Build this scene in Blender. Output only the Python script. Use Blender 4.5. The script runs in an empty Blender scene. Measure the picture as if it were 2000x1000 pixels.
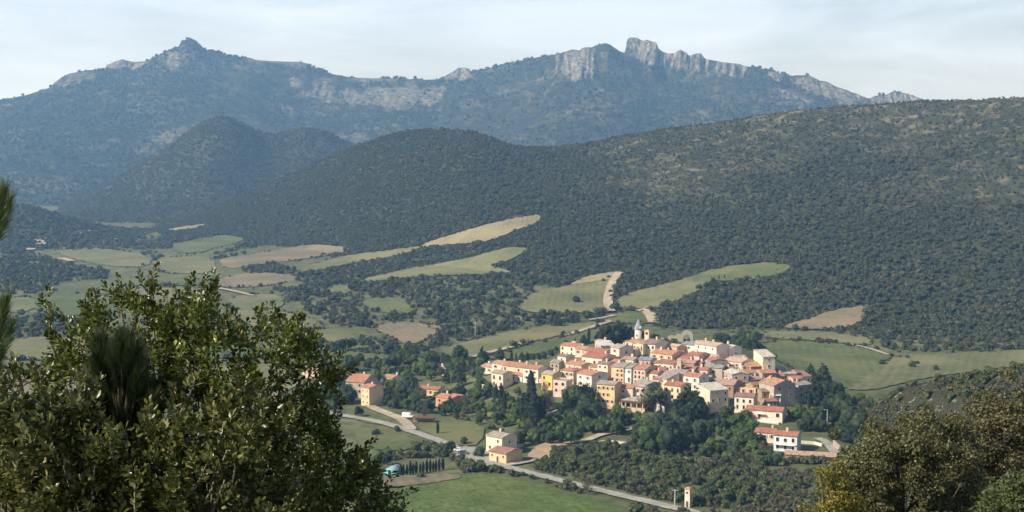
import bpy, bmesh, math, random
import numpy as np
from mathutils import Vector, Matrix
from mathutils.bvhtree import BVHTree
from mathutils.geometry import delaunay_2d_cdt

# ------------------------------------------------------------------ camera, sky, sun, exposure
scene = bpy.context.scene
col = scene.collection
R = math.radians
FPX, PITCH = 2600.0, math.atan(200 / 2600)          # focal length in photo pixels (photo is 2000 x 1000), horizon at row 300
cam_d = bpy.data.cameras.new('camera')
cam_d.sensor_width = 36.0
cam_d.lens = 36.0 * FPX / 2000.0
cam_d.clip_start = 0.1
cam_d.clip_end = 40000
cam = bpy.data.objects.new('camera', cam_d)
cam.rotation_euler = (math.pi / 2 - PITCH, 0, 0)
col.objects.link(cam)
scene.camera = cam

SUN_AZ, SUN_EL = R(-116), R(38)                      # azimuth from +Y (view direction), negative = left
SUN_DIR = Vector((math.sin(SUN_AZ) * math.cos(SUN_EL), math.cos(SUN_AZ) * math.cos(SUN_EL), math.sin(SUN_EL)))
sun_d = bpy.data.lights.new('sun', 'SUN')
sun_d.energy = 5.0
sun_d.angle = R(0.53)
sun_d.color = (1.0, 0.935, 0.83)
sun = bpy.data.objects.new('sun', sun_d)
sun.rotation_euler = SUN_DIR.to_track_quat('Z', 'Y').to_euler()
col.objects.link(sun)

world = bpy.data.worlds.new('World')
scene.world = world
world.use_nodes = True
wn, wl = world.node_tree.nodes, world.node_tree.links
wn.clear()
sky = wn.new('ShaderNodeTexSky')
sky.sky_type = 'NISHITA'
sky.sun_disc = False
sky.sun_elevation = SUN_EL
sky.sun_rotation = SUN_AZ
sky.altitude = 300
sky.air_density = 1.0
sky.dust_density = 1.2
sky.ozone_density = 1.0
tc = wn.new('ShaderNodeTexCoord')
mp = wn.new('ShaderNodeMapping')
mp.inputs['Scale'].default_value = (1.6, 1.6, 9.0)
nz = wn.new('ShaderNodeTexNoise')
nz.inputs['Scale'].default_value = 1.7
nz.inputs['Detail'].default_value = 7
nz.inputs['Roughness'].default_value = 0.58
nz.inputs['Distortion'].default_value = 0.5
rp = wn.new('ShaderNodeValToRGB')
rp.color_ramp.elements[0].position = 0.34
rp.color_ramp.elements[0].color = (0.35, 0.35, 0.35, 1)
rp.color_ramp.elements[1].position = 0.66
rp.color_ramp.elements[1].color = (0.88, 0.88, 0.88, 1)
mx = wn.new('ShaderNodeMix')
mx.data_type = 'RGBA'
mx.inputs[7].default_value = (11.0, 13.1, 16.6, 1)     # thin veil of high cloud
bg = wn.new('ShaderNodeBackground')
bg.inputs['Strength'].default_value = 0.07
wo = wn.new('ShaderNodeOutputWorld')
wl.new(tc.outputs['Generated'], mp.inputs['Vector'])
wl.new(mp.outputs[0], nz.inputs['Vector'])
wl.new(nz.outputs['Fac'], rp.inputs[0])
sx = wn.new('ShaderNodeSeparateXYZ')
lo = wn.new('ShaderNodeMapRange')                   # the veil thins out towards the zenith
lo.inputs['From Min'].default_value = 0.12
lo.inputs['From Max'].default_value = 0.5
lo.inputs['To Min'].default_value = 1.0
lo.inputs['To Max'].default_value = 0.05
ml = wn.new('ShaderNodeMath')
ml.operation = 'MULTIPLY'
wl.new(tc.outputs['Generated'], sx.inputs[0])
wl.new(sx.outputs[2], lo.inputs['Value'])
wl.new(rp.outputs[0], ml.inputs[0])
wl.new(lo.outputs[0], ml.inputs[1])
wl.new(ml.outputs[0], mx.inputs[0])
wl.new(sky.outputs[0], mx.inputs[6])
wl.new(mx.outputs[2], bg.inputs[0])
wl.new(bg.outputs[0], wo.inputs['Surface'])

scene.view_settings.view_transform = 'Standard'
scene.view_settings.look = 'None'
scene.view_settings.exposure = 0.4
scene.view_settings.gamma = 1.0
scene.render.engine = 'CYCLES'
cy = scene.cycles
cy.max_bounces = 5
cy.diffuse_bounces = 2
cy.glossy_bounces = 2
cy.transmission_bounces = 2
cy.transparent_max_bounces = 4
cy.volume_bounces = 1
cy.caustics_reflective = False
cy.caustics_refractive = False
cy.use_denoising = True
try:
    cy.denoiser = 'OPENIMAGEDENOISE'
    cy.denoising_input_passes = 'RGB_ALBEDO_NORMAL'
    cy.denoising_prefilter = 'ACCURATE'
except Exception:
    pass

# ------------------------------------------------------------------ helpers
CP, SP = math.cos(PITCH), math.sin(PITCH)


def pdir(px, py):
    """world direction through a point of the photo (2000 x 1000)"""
    u, v = px - 1000.0, 500.0 - py
    return Vector((u, FPX * CP + v * SP, -FPX * SP + v * CP))


def proj(x, y, z):
    d = y * CP - z * SP
    return 1000 + FPX * x / d, 500 - FPX * (y * SP + z * CP) / d


def tag(o, label=None, cat=None, group=None, kind=None):
    if label: o['label'] = label
    if cat: o['category'] = cat
    if group: o['group'] = group
    if kind: o['kind'] = kind
    return o


def link(name, data, parent=None, mat=None):
    o = bpy.data.objects.new(name, data)
    col.objects.link(o)
    if parent: o.parent = parent
    if mat is not None and data is not None and hasattr(data, 'materials') and len(data.materials) == 0:
        data.materials.append(mat)
    return o


def mesh_np(name, v, f, smooth=False):
    """mesh from arrays; f is an (n, k) array or a list of tuples"""
    me = bpy.data.meshes.new(name)
    v = np.asarray(v, dtype=np.float64)
    if isinstance(f, np.ndarray):
        n, k = f.shape
        me.vertices.add(len(v))
        me.vertices.foreach_set('co', v.astype(np.float32).ravel())
        me.loops.add(n * k)
        me.loops.foreach_set('vertex_index', f.astype(np.int32).ravel())
        me.polygons.add(n)
        me.polygons.foreach_set('loop_start', np.arange(0, n * k, k, dtype=np.int32))
        me.update(calc_edges=True)
        me.validate()
    else:
        me.from_pydata([tuple(p) for p in v], [], f)
        me.update()
    if smooth:
        me.polygons.foreach_set('use_smooth', np.ones(len(me.polygons), dtype=bool))
    return me


def hash2(ix, iy, seed):
    h = (ix.astype(np.int64) * 374761393 + iy.astype(np.int64) * 668265263 + seed * 1442695041) & 0xFFFFFFFF
    h = ((h ^ (h >> 13)) * 1274126177) & 0xFFFFFFFF
    h = ((h ^ (h >> 16)) * 2246822519) & 0xFFFFFFFF
    return ((h ^ (h >> 15)) & 0xFFFFFF) / float(0xFFFFFF)


def vnoise(x, y, seed=0):
    x, y = np.asarray(x, float), np.asarray(y, float)
    ix, iy = np.floor(x), np.floor(y)
    fx, fy = x - ix, y - iy
    fx = fx * fx * fx * (fx * (fx * 6 - 15) + 10)
    fy = fy * fy * fy * (fy * (fy * 6 - 15) + 10)
    a, b = hash2(ix, iy, seed), hash2(ix + 1, iy, seed)
    c, d = hash2(ix, iy + 1, seed), hash2(ix + 1, iy + 1, seed)
    return (a * (1 - fx) + b * fx) * (1 - fy) + (c * (1 - fx) + d * fx) * fy


def fbm(x, y, octv=4, seed=0, gain=0.5):
    s, a, t = 0.0, 1.0, 0.0
    for i in range(octv):
        s = s + a * (vnoise(x * 2 ** i + 17.3 * i, y * 2 ** i - 9.1 * i, seed + i) * 2 - 1)
        t += a
        a *= gain
    return s / t


def ridged(x, y, octv=4, seed=0, gain=0.5):
    s, a, t = 0.0, 1.0, 0.0
    for i in range(octv):
        s = s + a * (1 - np.abs(vnoise(x * 2 ** i + 5.3 * i, y * 2 ** i - 3.7 * i, seed + i) * 2 - 1))
        t += a
        a *= gain
    return s / t


def inpoly(px, py, poly):
    px, py = np.asarray(px, float), np.asarray(py, float)
    r = np.zeros(px.shape, bool)
    n = len(poly)
    for i in range(n):
        x1, y1 = poly[i]
        x2, y2 = poly[(i + 1) % n]
        if y1 == y2: continue
        c = ((y1 > py) != (y2 > py)) & (px < (x2 - x1) * (py - y1) / (y2 - y1) + x1)
        r ^= c
    return r


# ------------------------------------------------------------------ materials
def new_mat(name):
    m = bpy.data.materials.new(name)
    m.use_nodes = True
    nt = m.node_tree
    return m, nt.nodes, nt.links, nt.nodes['Principled BSDF']


def mixc(N, L, fac, a, b, blend='MIX'):
    m = N.new('ShaderNodeMix')
    m.data_type = 'RGBA'
    m.blend_type = blend
    for sock, v in ((m.inputs[0], fac), (m.inputs[6], a), (m.inputs[7], b)):
        if isinstance(v, bpy.types.NodeSocket): L.new(v, sock)
        elif isinstance(v, (int, float)): sock.default_value = v
        else: sock.default_value = (*v, 1)
    return m.outputs[2]


def noise(N, L, scale, detail=4, rough=0.55, coord='Object', vec=None, lo=0.35, hi=0.65, mapscale=None):
    t = N.new('ShaderNodeTexCoord')
    n = N.new('ShaderNodeTexNoise')
    n.inputs['Scale'].default_value = scale
    n.inputs['Detail'].default_value = detail
    n.inputs['Roughness'].default_value = rough
    src = t.outputs[coord]
    if mapscale:
        mpn = N.new('ShaderNodeMapping')
        mpn.inputs['Scale'].default_value = mapscale
        L.new(src, mpn.inputs['Vector'])
        src = mpn.outputs[0]
    L.new(src, n.inputs['Vector'])
    r = N.new('ShaderNodeMapRange')
    r.inputs['From Min'].default_value = lo
    r.inputs['From Max'].default_value = hi
    L.new(n.outputs['Fac'], r.inputs['Value'])
    return r.outputs[0]


def bump(N, L, B, height, strength=0.5, dist=0.1):
    b = N.new('ShaderNodeBump')
    b.inputs['Strength'].default_value = strength
    b.inputs['Distance'].default_value = dist
    L.new(height, b.inputs['Height'])
    L.new(b.outputs[0], B.inputs['Normal'])


def mat_land(name, c1, c2, c3, s1, s2, rough=0.95, bumpd=None, rows=None):
    m, N, L, B = new_mat(name)
    f1 = noise(N, L, s1, 5)
    f2 = noise(N, L, s2, 5, 0.65, lo=0.40, hi=0.64)
    c = mixc(N, L, f1, tuple(x * 0.85 for x in c1), tuple(x * 1.08 for x in c2))
    c = mixc(N, L, f2, c, tuple(x * 0.85 for x in c3))
    if rows:                                        # vine or plough rows: (spacing in metres, strength)
        t_ = N.new('ShaderNodeTexCoord')
        mp_ = N.new('ShaderNodeMapping')
        oi_ = N.new('ShaderNodeObjectInfo')
        cb_ = N.new('ShaderNodeCombineXYZ')
        ml_ = N.new('ShaderNodeMath')
        ml_.operation = 'MULTIPLY_ADD'
        ml_.inputs[1].default_value = 1.0
        ml_.inputs[2].default_value = -0.5
        L.new(oi_.outputs['Random'], ml_.inputs[0])
        L.new(ml_.outputs[0], cb_.inputs[2])
        L.new(cb_.outputs[0], mp_.inputs['Rotation'])
        L.new(t_.outputs['Object'], mp_.inputs['Vector'])
        wv_ = N.new('ShaderNodeTexWave')
        wv_.inputs['Scale'].default_value = 0.314 / (rows[0] * 1.5)
        wv_.inputs['Distortion'].default_value = 2.2
        wv_.inputs['Detail'].default_value = 2
        wv_.inputs['Detail Scale'].default_value = 0.4
        L.new(mp_.outputs[0], wv_.inputs['Vector'])
        k_ = N.new('ShaderNodeMath')
        k_.operation = 'MULTIPLY'
        k_.inputs[1].default_value = rows[1]
        L.new(wv_.outputs['Fac'], k_.inputs[0])
        c = mixc(N, L, k_.outputs[0], c, tuple(x * 0.5 for x in c3))
        f5 = noise(N, L, 0.016, 5, 0.65, lo=0.46, hi=0.66)
        c = mixc(N, L, f5, c, (c1[0] * 0.9 + 0.06, c1[1] * 0.9 + 0.035, c1[2] * 0.9 + 0.02))
    L.new(c, B.inputs['Base Color'])
    B.inputs['Roughness'].default_value = rough
    B.inputs['Specular IOR Level'].default_value = 0.1
    if bumpd: bump(N, L, B, f2, 0.8, bumpd)
    return m


def mat_leaf(name, c1, c2, isl=0.35, rough=0.6, spec=0.25, trans=0.25, objcol=False, clump=None):
    """foliage: random per plant between c1 and c2, random per leaf around it, a little light through the leaf"""
    m, N, L, B = new_mat(name)
    oi = N.new('ShaderNodeObjectInfo')
    ge = N.new('ShaderNodeNewGeometry')
    c = mixc(N, L, oi.outputs['Random'], c1, c2)
    if objcol: c = mixc(N, L, 1.0, c, oi.outputs['Color'], 'MULTIPLY')
    if clump:                                       # sprays of older and newer growth: (scale, tint)
        c = mixc(N, L, noise(N, L, clump[0], 3, lo=0.38, hi=0.62), c, clump[1])
    r = N.new('ShaderNodeMapRange')
    r.inputs['To Min'].default_value = 1 - isl
    r.inputs['To Max'].default_value = 1 + isl
    L.new(ge.outputs['Random Per Island'], r.inputs['Value'])
    vm = N.new('ShaderNodeVectorMath')
    vm.operation = 'SCALE'
    L.new(c, vm.inputs[0])
    L.new(r.outputs[0], vm.inputs['Scale'])
    L.new(vm.outputs[0], B.inputs['Base Color'])
    B.inputs['Roughness'].default_value = rough
    B.inputs['Specular IOR Level'].default_value = spec
    if trans:
        t = N.new('ShaderNodeBsdfTranslucent')
        L.new(vm.outputs[0], t.inputs['Color'])
        ms = N.new('ShaderNodeMixShader')
        ms.inputs[0].default_value = trans
        L.new(B.outputs[0], ms.inputs[1])
        L.new(t.outputs[0], ms.inputs[2])
        L.new(ms.outputs[0], N['Material Output'].inputs['Surface'])
    return m


def mat_obj(name, rough=0.9, s=0.6, amt=0.25, spec=0.2, dirt=None):
    """colour from the object, with weathering noise"""
    m, N, L, B = new_mat(name)
    oi = N.new('ShaderNodeObjectInfo')
    f = noise(N, L, s, 6, 0.65)
    dark = mixc(N, L, 1.0, oi.outputs['Color'], dirt or (0.62, 0.58, 0.54), 'MULTIPLY')
    mm = N.new('ShaderNodeMath')
    mm.operation = 'MULTIPLY'
    mm.inputs[1].default_value = amt * 2
    L.new(f, mm.inputs[0])
    c = mixc(N, L, mm.outputs[0], oi.outputs['Color'], dark)
    L.new(c, B.inputs['Base Color'])
    B.inputs['Roughness'].default_value = rough
    B.inputs['Specular IOR Level'].default_value = spec
    return m


def mat_plain(name, c, rough=0.8, spec=0.3, metal=0.0, var=0.2, s=3.0):
    m, N, L, B = new_mat(name)
    f = noise(N, L, s, 4)
    cc = mixc(N, L, f, tuple(x * (1 - var) for x in c), tuple(min(1, x * (1 + var)) for x in c))
    L.new(cc, B.inputs['Base Color'])
    B.inputs['Roughness'].default_value = rough
    B.inputs['Specular IOR Level'].default_value = spec
    B.inputs['Metallic'].default_value = metal
    return m


M = {}
M['ground'] = mat_land('ground_meadow', (0.115, 0.13, 0.06), (0.16, 0.16, 0.082), (0.08, 0.095, 0.043), 0.02, 0.11)
M['near_ground'] = M['ground']
M['field_green'] = mat_land('field_green', (0.105, 0.135, 0.055), (0.135, 0.16, 0.07), (0.09, 0.115, 0.045), 0.03, 0.25, rows=(3.4, 0.3))
M['field_bright'] = mat_land('field_bright', (0.098, 0.145, 0.040), (0.128, 0.168, 0.052), (0.08, 0.118, 0.035), 0.05, 0.35, bumpd=0.3, rows=(2.2, 0.18))
M['field_olive'] = mat_land('field_olive', (0.155, 0.17, 0.085), (0.195, 0.19, 0.10), (0.13, 0.145, 0.065), 0.02, 0.2, rows=(3.4, 0.32))
M['field_tan'] = mat_land('field_tan', (0.25, 0.225, 0.135), (0.29, 0.255, 0.16), (0.20, 0.19, 0.11), 0.02, 0.2, rows=(3.2, 0.3))
M['field_brown'] = mat_land('field_brown', (0.205, 0.178, 0.118), (0.235, 0.198, 0.128), (0.165, 0.148, 0.095), 0.03, 0.2, rows=(3.0, 0.35))
M['dirt'] = mat_land('pale_dirt', (0.42, 0.34, 0.25), (0.5, 0.42, 0.31), (0.34, 0.29, 0.2), 0.1, 0.4)
M['pinkdirt'] = mat_land('pink_dirt', (0.42, 0.29, 0.2), (0.47, 0.34, 0.24), (0.36, 0.27, 0.18), 0.1, 0.4)
M['asphalt'] = mat_land('worn_asphalt', (0.33, 0.32, 0.28), (0.38, 0.37, 0.32), (0.28, 0.275, 0.24), 0.15, 0.9)
M['bark'] = mat_plain('bark', (0.09, 0.065, 0.045), 0.95, 0.1)
M['stone'] = mat_obj('pale_stone', 0.95, 0.9, 0.35)

# ------------------------------------------------------------------ terrain
def pchip_eval(xs, ys, xq):
    xs, ys = np.asarray(xs, float), np.asarray(ys, float)
    h = np.diff(xs)
    d = np.diff(ys) / h
    m = np.zeros_like(xs)
    for i in range(1, len(xs) - 1):
        if d[i - 1] * d[i] > 0:
            w1, w2 = 2 * h[i] + h[i - 1], h[i] + 2 * h[i - 1]
            m[i] = (w1 + w2) / (w1 / d[i - 1] + w2 / d[i])
    m[0], m[-1] = d[0], d[-1]
    k = np.clip(np.searchsorted(xs, xq) - 1, 0, len(xs) - 2)
    t = (xq - xs[k]) / h[k]
    t2, t3 = t * t, t * t * t
    return (2 * t3 - 3 * t2 + 1) * ys[k] + (t3 - 2 * t2 + t) * h[k] * m[k] + (-2 * t3 + 3 * t2) * ys[k + 1] + (t3 - t2) * h[k] * m[k + 1]


def lut(spec, px):
    if isinstance(spec, (int, float)): return np.full(len(px), float(spec))
    a = sorted(spec)
    return np.interp(px, [p[0] for p in a], [p[1] for p in a])


def curve(S, D, row=None, z=None, smooth=0):
    """one contour of a hill: distance D and either image row or height z, both against the photo column; resampled on the columns S"""
    px = np.linspace(-2600, 4600, 2881)
    Dv = lut(D, px)
    if row is not None:
        v = 500.0 - lut(row, px)
        dy = FPX * CP + v * SP
        zz = (-FPX * SP + v * CP) / dy * Dv
        s = (px - 1000.0) / dy
    else:
        zz = lut(z, px)
        s = (px - 1000.0) * (Dv * CP - zz * SP) / FPX / Dv
    o = np.argsort(s)
    Dc, zc = np.interp(S, s[o], Dv[o]), np.interp(S, s[o], zz[o])
    if smooth:
        k = np.exp(-0.5 * (np.arange(-3 * smooth, 3 * smooth + 1) / smooth) ** 2)
        k /= k.sum()
        Dc = np.convolve(np.pad(Dc, 3 * smooth, mode='edge'), k, 'valid')
        zc = np.convolve(np.pad(zc, 3 * smooth, mode='edge'), k, 'valid')
    return Dc, zc


def layer(S, curves, seg, amp=None):
    """grid of points: columns S (x / y), rows through the contours; seg = rows per interval"""
    K = len(curves)
    q = np.concatenate([np.arange(n) / n + i for i, n in enumerate(seg)] + [[K - 1.0]])
    Y = np.zeros((len(q), len(S)))
    Z = np.zeros_like(Y)
    for j in range(len(S)):
        d = np.array([c[0][j] for c in curves])
        zz = np.array([c[1][j] for c in curves])
        for k in range(1, K):
            if d[k] <= d[k - 1] + 2: d[k] = d[k - 1] + 2
        y = np.interp(q, np.arange(K), d)
        Y[:, j] = y
        Z[:, j] = pchip_eval(d, zz, y)
    X = Y * S[None, :]
    return X, Y, Z, q


def grid_mesh(name, X, Y, Z, mat, smooth=True):
    m, n = X.shape
    idx = np.arange(m * n).reshape(m, n)
    f = np.stack([idx[:-1, :-1], idx[:-1, 1:], idx[1:, 1:], idx[1:, :-1]], -1).reshape(-1, 4)
    v = np.stack([X, Y, Z], -1).reshape(-1, 3)
    me = mesh_np(name, v, f, smooth)
    me.materials.append(mat)
    return me, v, f


def colsS(a, b, step):
    return (np.arange(a, b + step, step) - 1000.0) / FPX


# --- valley floor with the village hill: one sheet from the camera's hillside to the horizon
Sv = np.concatenate([colsS(-2400, -350, 60), colsS(-330, 2400, 7), colsS(2420, 4500, 60)])
Z0 = -117.0
vc = [
    curve(Sv, 0.6, z=-1.75), curve(Sv, 4, z=-2.7), curve(Sv, 12, z=-5.0), curve(Sv, 30, z=-12), curve(Sv, 100, z=-40), curve(Sv, 300, z=-103),
    curve(Sv, 400, z=-115), curve(Sv, 480, z=-116.5), curve(Sv, 545, z=Z0),
    curve(Sv, 580, z=[(880, Z0), (1000, -115), (1200, -113), (1400, -113), (1550, -115), (1720, Z0)], smooth=5),
    curve(Sv, 612, z=[(880, Z0), (940, -115), (1000, -112), (1150, -107), (1300, -104.5), (1450, -106), (1550, -110), (1720, Z0)], smooth=5),
    curve(Sv, 645, z=[(860, Z0), (930, -114), (1000, -109), (1100, -103), (1250, -98.5), (1400, -99.5), (1500, -105), (1600, -112), (1760, Z0)], smooth=5),
    curve(Sv, 682, z=[(860, Z0), (930, -114), (1000, -110), (1100, -101), (1200, -96), (1300, -94.5), (1400, -97), (1500, -106), (1600, -114), (1720, Z0)], smooth=5),
    curve(Sv, 720, z=[(960, Z0), (1150, -107), (1280, -101), (1400, -104), (1500, -113), (1600, Z0)], smooth=5),
    curve(Sv, 785, z=Z0),
    curve(Sv, 900, z=[(700, Z0), (1000, -116), (1300, -116)]),
    curve(Sv, 1200, z=[(300, Z0), (700, -115), (900, -108), (1050, -104)]),
    curve(Sv, 2000, z=[(300, Z0), (900, -112)]),
    curve(Sv, 2700, z=-119), curve(Sv, 6400, z=-126)]
X, Y, Z, q = layer(Sv, vc, [3, 4, 6, 8, 10, 12, 14, 14, 8, 8, 8, 8, 8, 10, 14, 24, 40, 20, 12])
amp = np.clip((Y - 430) / 300, 0, 1) * np.where(Y < 1000, 0.8, 2.0)
Z = Z + amp * fbm(X / 90, Y / 90, 3, 11) + 0.25 * np.clip(Y / 12, 0, 1) * fbm(X / 6, Y / 6, 2, 5) * (Y < 500)
me, v_val, f_val = grid_mesh('ground', X, Y, Z, M['ground'])
tag(link('ground', me), kind='structure')
LAYERS = [(v_val, f_val)]

# --- wooded ridge on the right
Sh = colsS(60, 2560, 6)
ridge_row = [(60, 492), (200, 462), (300, 440), (400, 410), (500, 372), (600, 325), (650, 303), (700, 284), (760, 265), (800, 258), (850, 254), (900, 256), (940, 263), (970, 276), (1000, 288),
             (1050, 293), (1100, 291), (1150, 282), (1200, 269), (1300, 254), (1400, 240), (1500, 222), (1600, 212), (1700, 205), (1800, 198), (1900, 195), (2000, 190), (2200, 177), (2560, 160)]
ridge_D = [(60, 2350), (300, 2300), (500, 2200), (850, 1900), (1000, 1800), (1200, 1750), (1500, 1650), (2000, 1500), (2560, 1400)]
foot_D = [(60, 2100), (300, 2000), (500, 1750), (700, 1400), (900, 1180), (1000, 1030), (1200, 930), (1300, 905), (1500, 885), (1700, 860), (2000, 835), (2560, 800)]


def mixspec(a, b, t):
    px = [60 + 50 * i for i in range(51)]
    return [(p, (1 - t) * lut(a, [p])[0] + t * lut(b, [p])[0]) for p in px]


hr = curve(Sh, ridge_D, row=ridge_row, smooth=1)
hf = curve(Sh, foot_D, z=-117.5, smooth=6)


def between(t, u, extra=None):
    D = hf[0] + (hr[0] - hf[0]) * t
    zz = hf[1] + (hr[1] - hf[1]) * u
    if extra is not None: zz = zz + extra
    return D, zz


env = np.clip((hr[1] - hf[1]) / 120, 0, 1)
spur = 14 * fbm(Sh * 9, Sh * 0 + 2.2, 3, 31)
hc = [(hf[0] - 110, hf[1] - 9), hf, between(0.18, 0.11), between(0.42, 0.34, env * spur * 0.7), between(0.7, 0.66, env * spur), between(0.88, 0.88, env * spur * 0.4), hr,
      (hr[0] + 120, hr[1] - 25 * env - 8), (hr[0] + 420, hr[1] - 120 * env - 30), (hr[0] + 800, hr[1] * 0 - 190)]
X, Y, Z, q = layer(Sh, hc, [4, 12, 20, 26, 22, 14, 5, 5, 4])
up = np.clip((q - 1.1) / 1.0, 0, 1) * np.where(q > 5.6, 0.25, 1.0)
Z = Z + up[:, None] * (env[None, :] * 9 * fbm(X / 160, Y / 160, 4, 21) + 1.2 * fbm(X / 25, Y / 25, 2, 24))
m, N, L, B = new_mat('wooded_slope')
f1 = noise(N, L, 0.012, 5)
f2 = noise(N, L, 0.06, 4, lo=0.5, hi=0.66)
at = N.new('ShaderNodeAttribute')
at.attribute_name = 'bare'
c = mixc(N, L, f1, (0.040, 0.046, 0.027), (0.062, 0.066, 0.039))
mm = N.new('ShaderNodeMath')
mm.operation = 'MULTIPLY'
L.new(at.outputs['Fac'], mm.inputs[0])
L.new(f2, mm.inputs[1])
c = mixc(N, L, mm.outputs[0], c, (0.215, 0.185, 0.125))
L.new(c, B.inputs['Base Color'])
B.inputs['Roughness'].default_value = 1
B.inputs['Specular IOR Level'].default_value = 0.0
M['slope'] = m
me, v_hill, f_hill = grid_mesh('hill', X, Y, Z, M['slope'])
pxh, pyh = proj(v_hill[:, 0], v_hill[:, 1], v_hill[:, 2])
wob = 120 * fbm(v_hill[:, 0] / 150, v_hill[:, 1] / 150, 4, 26)
bare = np.clip((pxh - 1080 + wob) / 330, 0, 1) * np.clip((420 - pyh + wob) / 190, 0, 1)
a = me.attributes.new('bare', 'FLOAT', 'POINT')
a.data.foreach_set('value', np.clip(bare, 0, 1).astype(np.float32))
tag(link('hill', me), kind='structure')
LAYERS.append((v_hill, f_hill))

# --- low wooded rise at the far left of the plain
Sl = colsS(-420, 330, 8)
lr = curve(Sl, 1950, row=[(-420, 380), (-200, 384), (0, 402), (60, 405), (120, 424), (200, 446), (260, 456), (330, 470)], smooth=2)
lc = [(lr[0] * 0 + 1560, lr[1] * 0 - 130), (lr[0] * 0 + 1640, lr[1] * 0 - 118), (lr[0] * 0 + 1800, (lr[1] - 118) / 2), lr, (lr[0] + 300, lr[1] * 0 - 135)]
X, Y, Z, q = layer(Sl, lc, [3, 10, 10, 6])
me, v_low, f_low = grid_mesh('hill', X, Y, Z, M['slope'])
tag(link('hill', me), kind='structure')
LAYERS.append((v_low, f_low))

# --- dark cone hill in the middle distance, left
Sc = colsS(-420, 1100, 5)
cr = curve(Sc, [(-420, 2850), (430, 2950), (700, 3050), (1100, 3100)],
           row=[(-420, 470), (0, 455), (60, 440), (120, 408), (200, 368), (260, 328), (300, 306), (340, 282), (375, 252), (400, 237), (430, 228), (455, 233), (480, 246), (505, 258), (530, 265), (560, 258), (600, 250),
                (640, 259), (670, 274), (700, 287), (760, 306), (900, 350), (1100, 440)], smooth=1)
cf = curve(Sc, 2320, z=-119)
cenv = np.clip((cr[1] + 119) / 120, 0, 1)
cspur = 30 * fbm(Sc * 11, Sc * 0 + 7.7, 3, 41)
cc = [(cf[0] - 150, cf[1] - 10), cf,
      (cf[0] + 0.3 * (cr[0] - cf[0]), cf[1] + (cr[1] - cf[1]) * 0.18 + cenv * cspur * 0.6),
      (cf[0] + 0.65 * (cr[0] - cf[0]), cf[1] + (cr[1] - cf[1]) * 0.52 + cenv * cspur),
      (cf[0] + 0.88 * (cr[0] - cf[0]), cf[1] + (cr[1] - cf[1]) * 0.85 + cenv * cspur * 0.5), cr,
      (cr[0] + 200, cr[1] - 60 * cenv), (cr[0] + 700, cr[1] * 0 - 190)]
X, Y, Z, q = layer(Sc, cc, [3, 14, 18, 14, 8, 4, 5])
up = np.clip(q - 1.0, 0, 1) * np.where(q > 4.6, 0.2, 1.0)
Z = Z + up[:, None] * cenv[None, :] * (16 * fbm(X / 220, Y / 220, 4, 43) + 3 * fbm(X / 40, Y / 40, 2, 45))
me, v_cone, f_cone = grid_mesh('hill', X, Y, Z, M['slope'])
tag(link('hill', me), kind='structure')
LAYERS.append((v_cone, f_cone))

# --- far limestone range with the crags
Sm = colsS(-450, 2460, 2.4)
sky_row = [(-450, 245), (-200, 222), (0, 197), (30, 190), (50, 186), (75, 178), (100, 170), (105, 163), (120, 152), (135, 144), (150, 141), (170, 137), (205, 136), (210, 127), (222, 122), (240, 116), (252, 119),
           (262, 121), (280, 120), (300, 113), (315, 106), (330, 97), (350, 90), (355, 84), (368, 77), (376, 79), (385, 85), (395, 95), (420, 100), (450, 108), (480, 113), (490, 113), (500, 117), (540, 120), (588, 121), (600, 124),
           (606, 129), (650, 145), (672, 149), (700, 152), (735, 153), (750, 150), (760, 153), (790, 152), (800, 155), (815, 153), (830, 156), (855, 155), (870, 148), (890, 137), (893, 133), (905, 132), (917, 134), (920, 139), (950, 134), (980, 126),
           (1030, 116), (1070, 108), (1110, 103), (1150, 95), (1165, 88), (1182, 84), (1190, 86), (1200, 93), (1212, 101), (1221, 103), (1223, 88), (1225, 77), (1231, 73), (1245, 74), (1255, 80), (1260, 79),
           (1264, 77), (1268, 80), (1281, 84), (1287, 96), (1295, 101), (1306, 105), (1318, 104), (1325, 98), (1331, 97), (1334, 101), (1340, 103), (1346, 109), (1358, 105), (1369, 104), (1373, 111), (1380, 117), (1384, 116), (1398, 119),
           (1410, 121), (1430, 124), (1440, 124), (1455, 129), (1490, 134), (1510, 137), (1530, 145), (1545, 149), (1556, 147), (1580, 147), (1592, 153), (1600, 157), (1615, 160), (1630, 168), (1650, 175), (1675, 184), (1690, 191), (1700, 192), (1706, 188),
           (1720, 185), (1735, 184), (1742, 179), (1757, 178), (1762, 182), (1775, 183), (1790, 190), (1820, 198), (2000, 212), (2460, 232)]
mr = curve(Sm, [(-450, 4300), (300, 4750), (700, 5000), (1200, 4800), (1700, 4500), (2460, 4300)], row=sky_row)
mf = curve(Sm, 3050, z=-122)


def bell(c, w): return np.exp(-(((Sm * FPX + 1000) - c) / w) ** 2)


sp1 = 60 * fbm(Sm * 7, Sm * 0 + 3.3, 4, 51)
spL = 70 * bell(330, 130) + 45 * bell(60, 110) - 50 * bell(620, 130) + 45 * bell(1150, 90) - 30 * bell(1020, 70) + 40 * bell(1420, 120)
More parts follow.
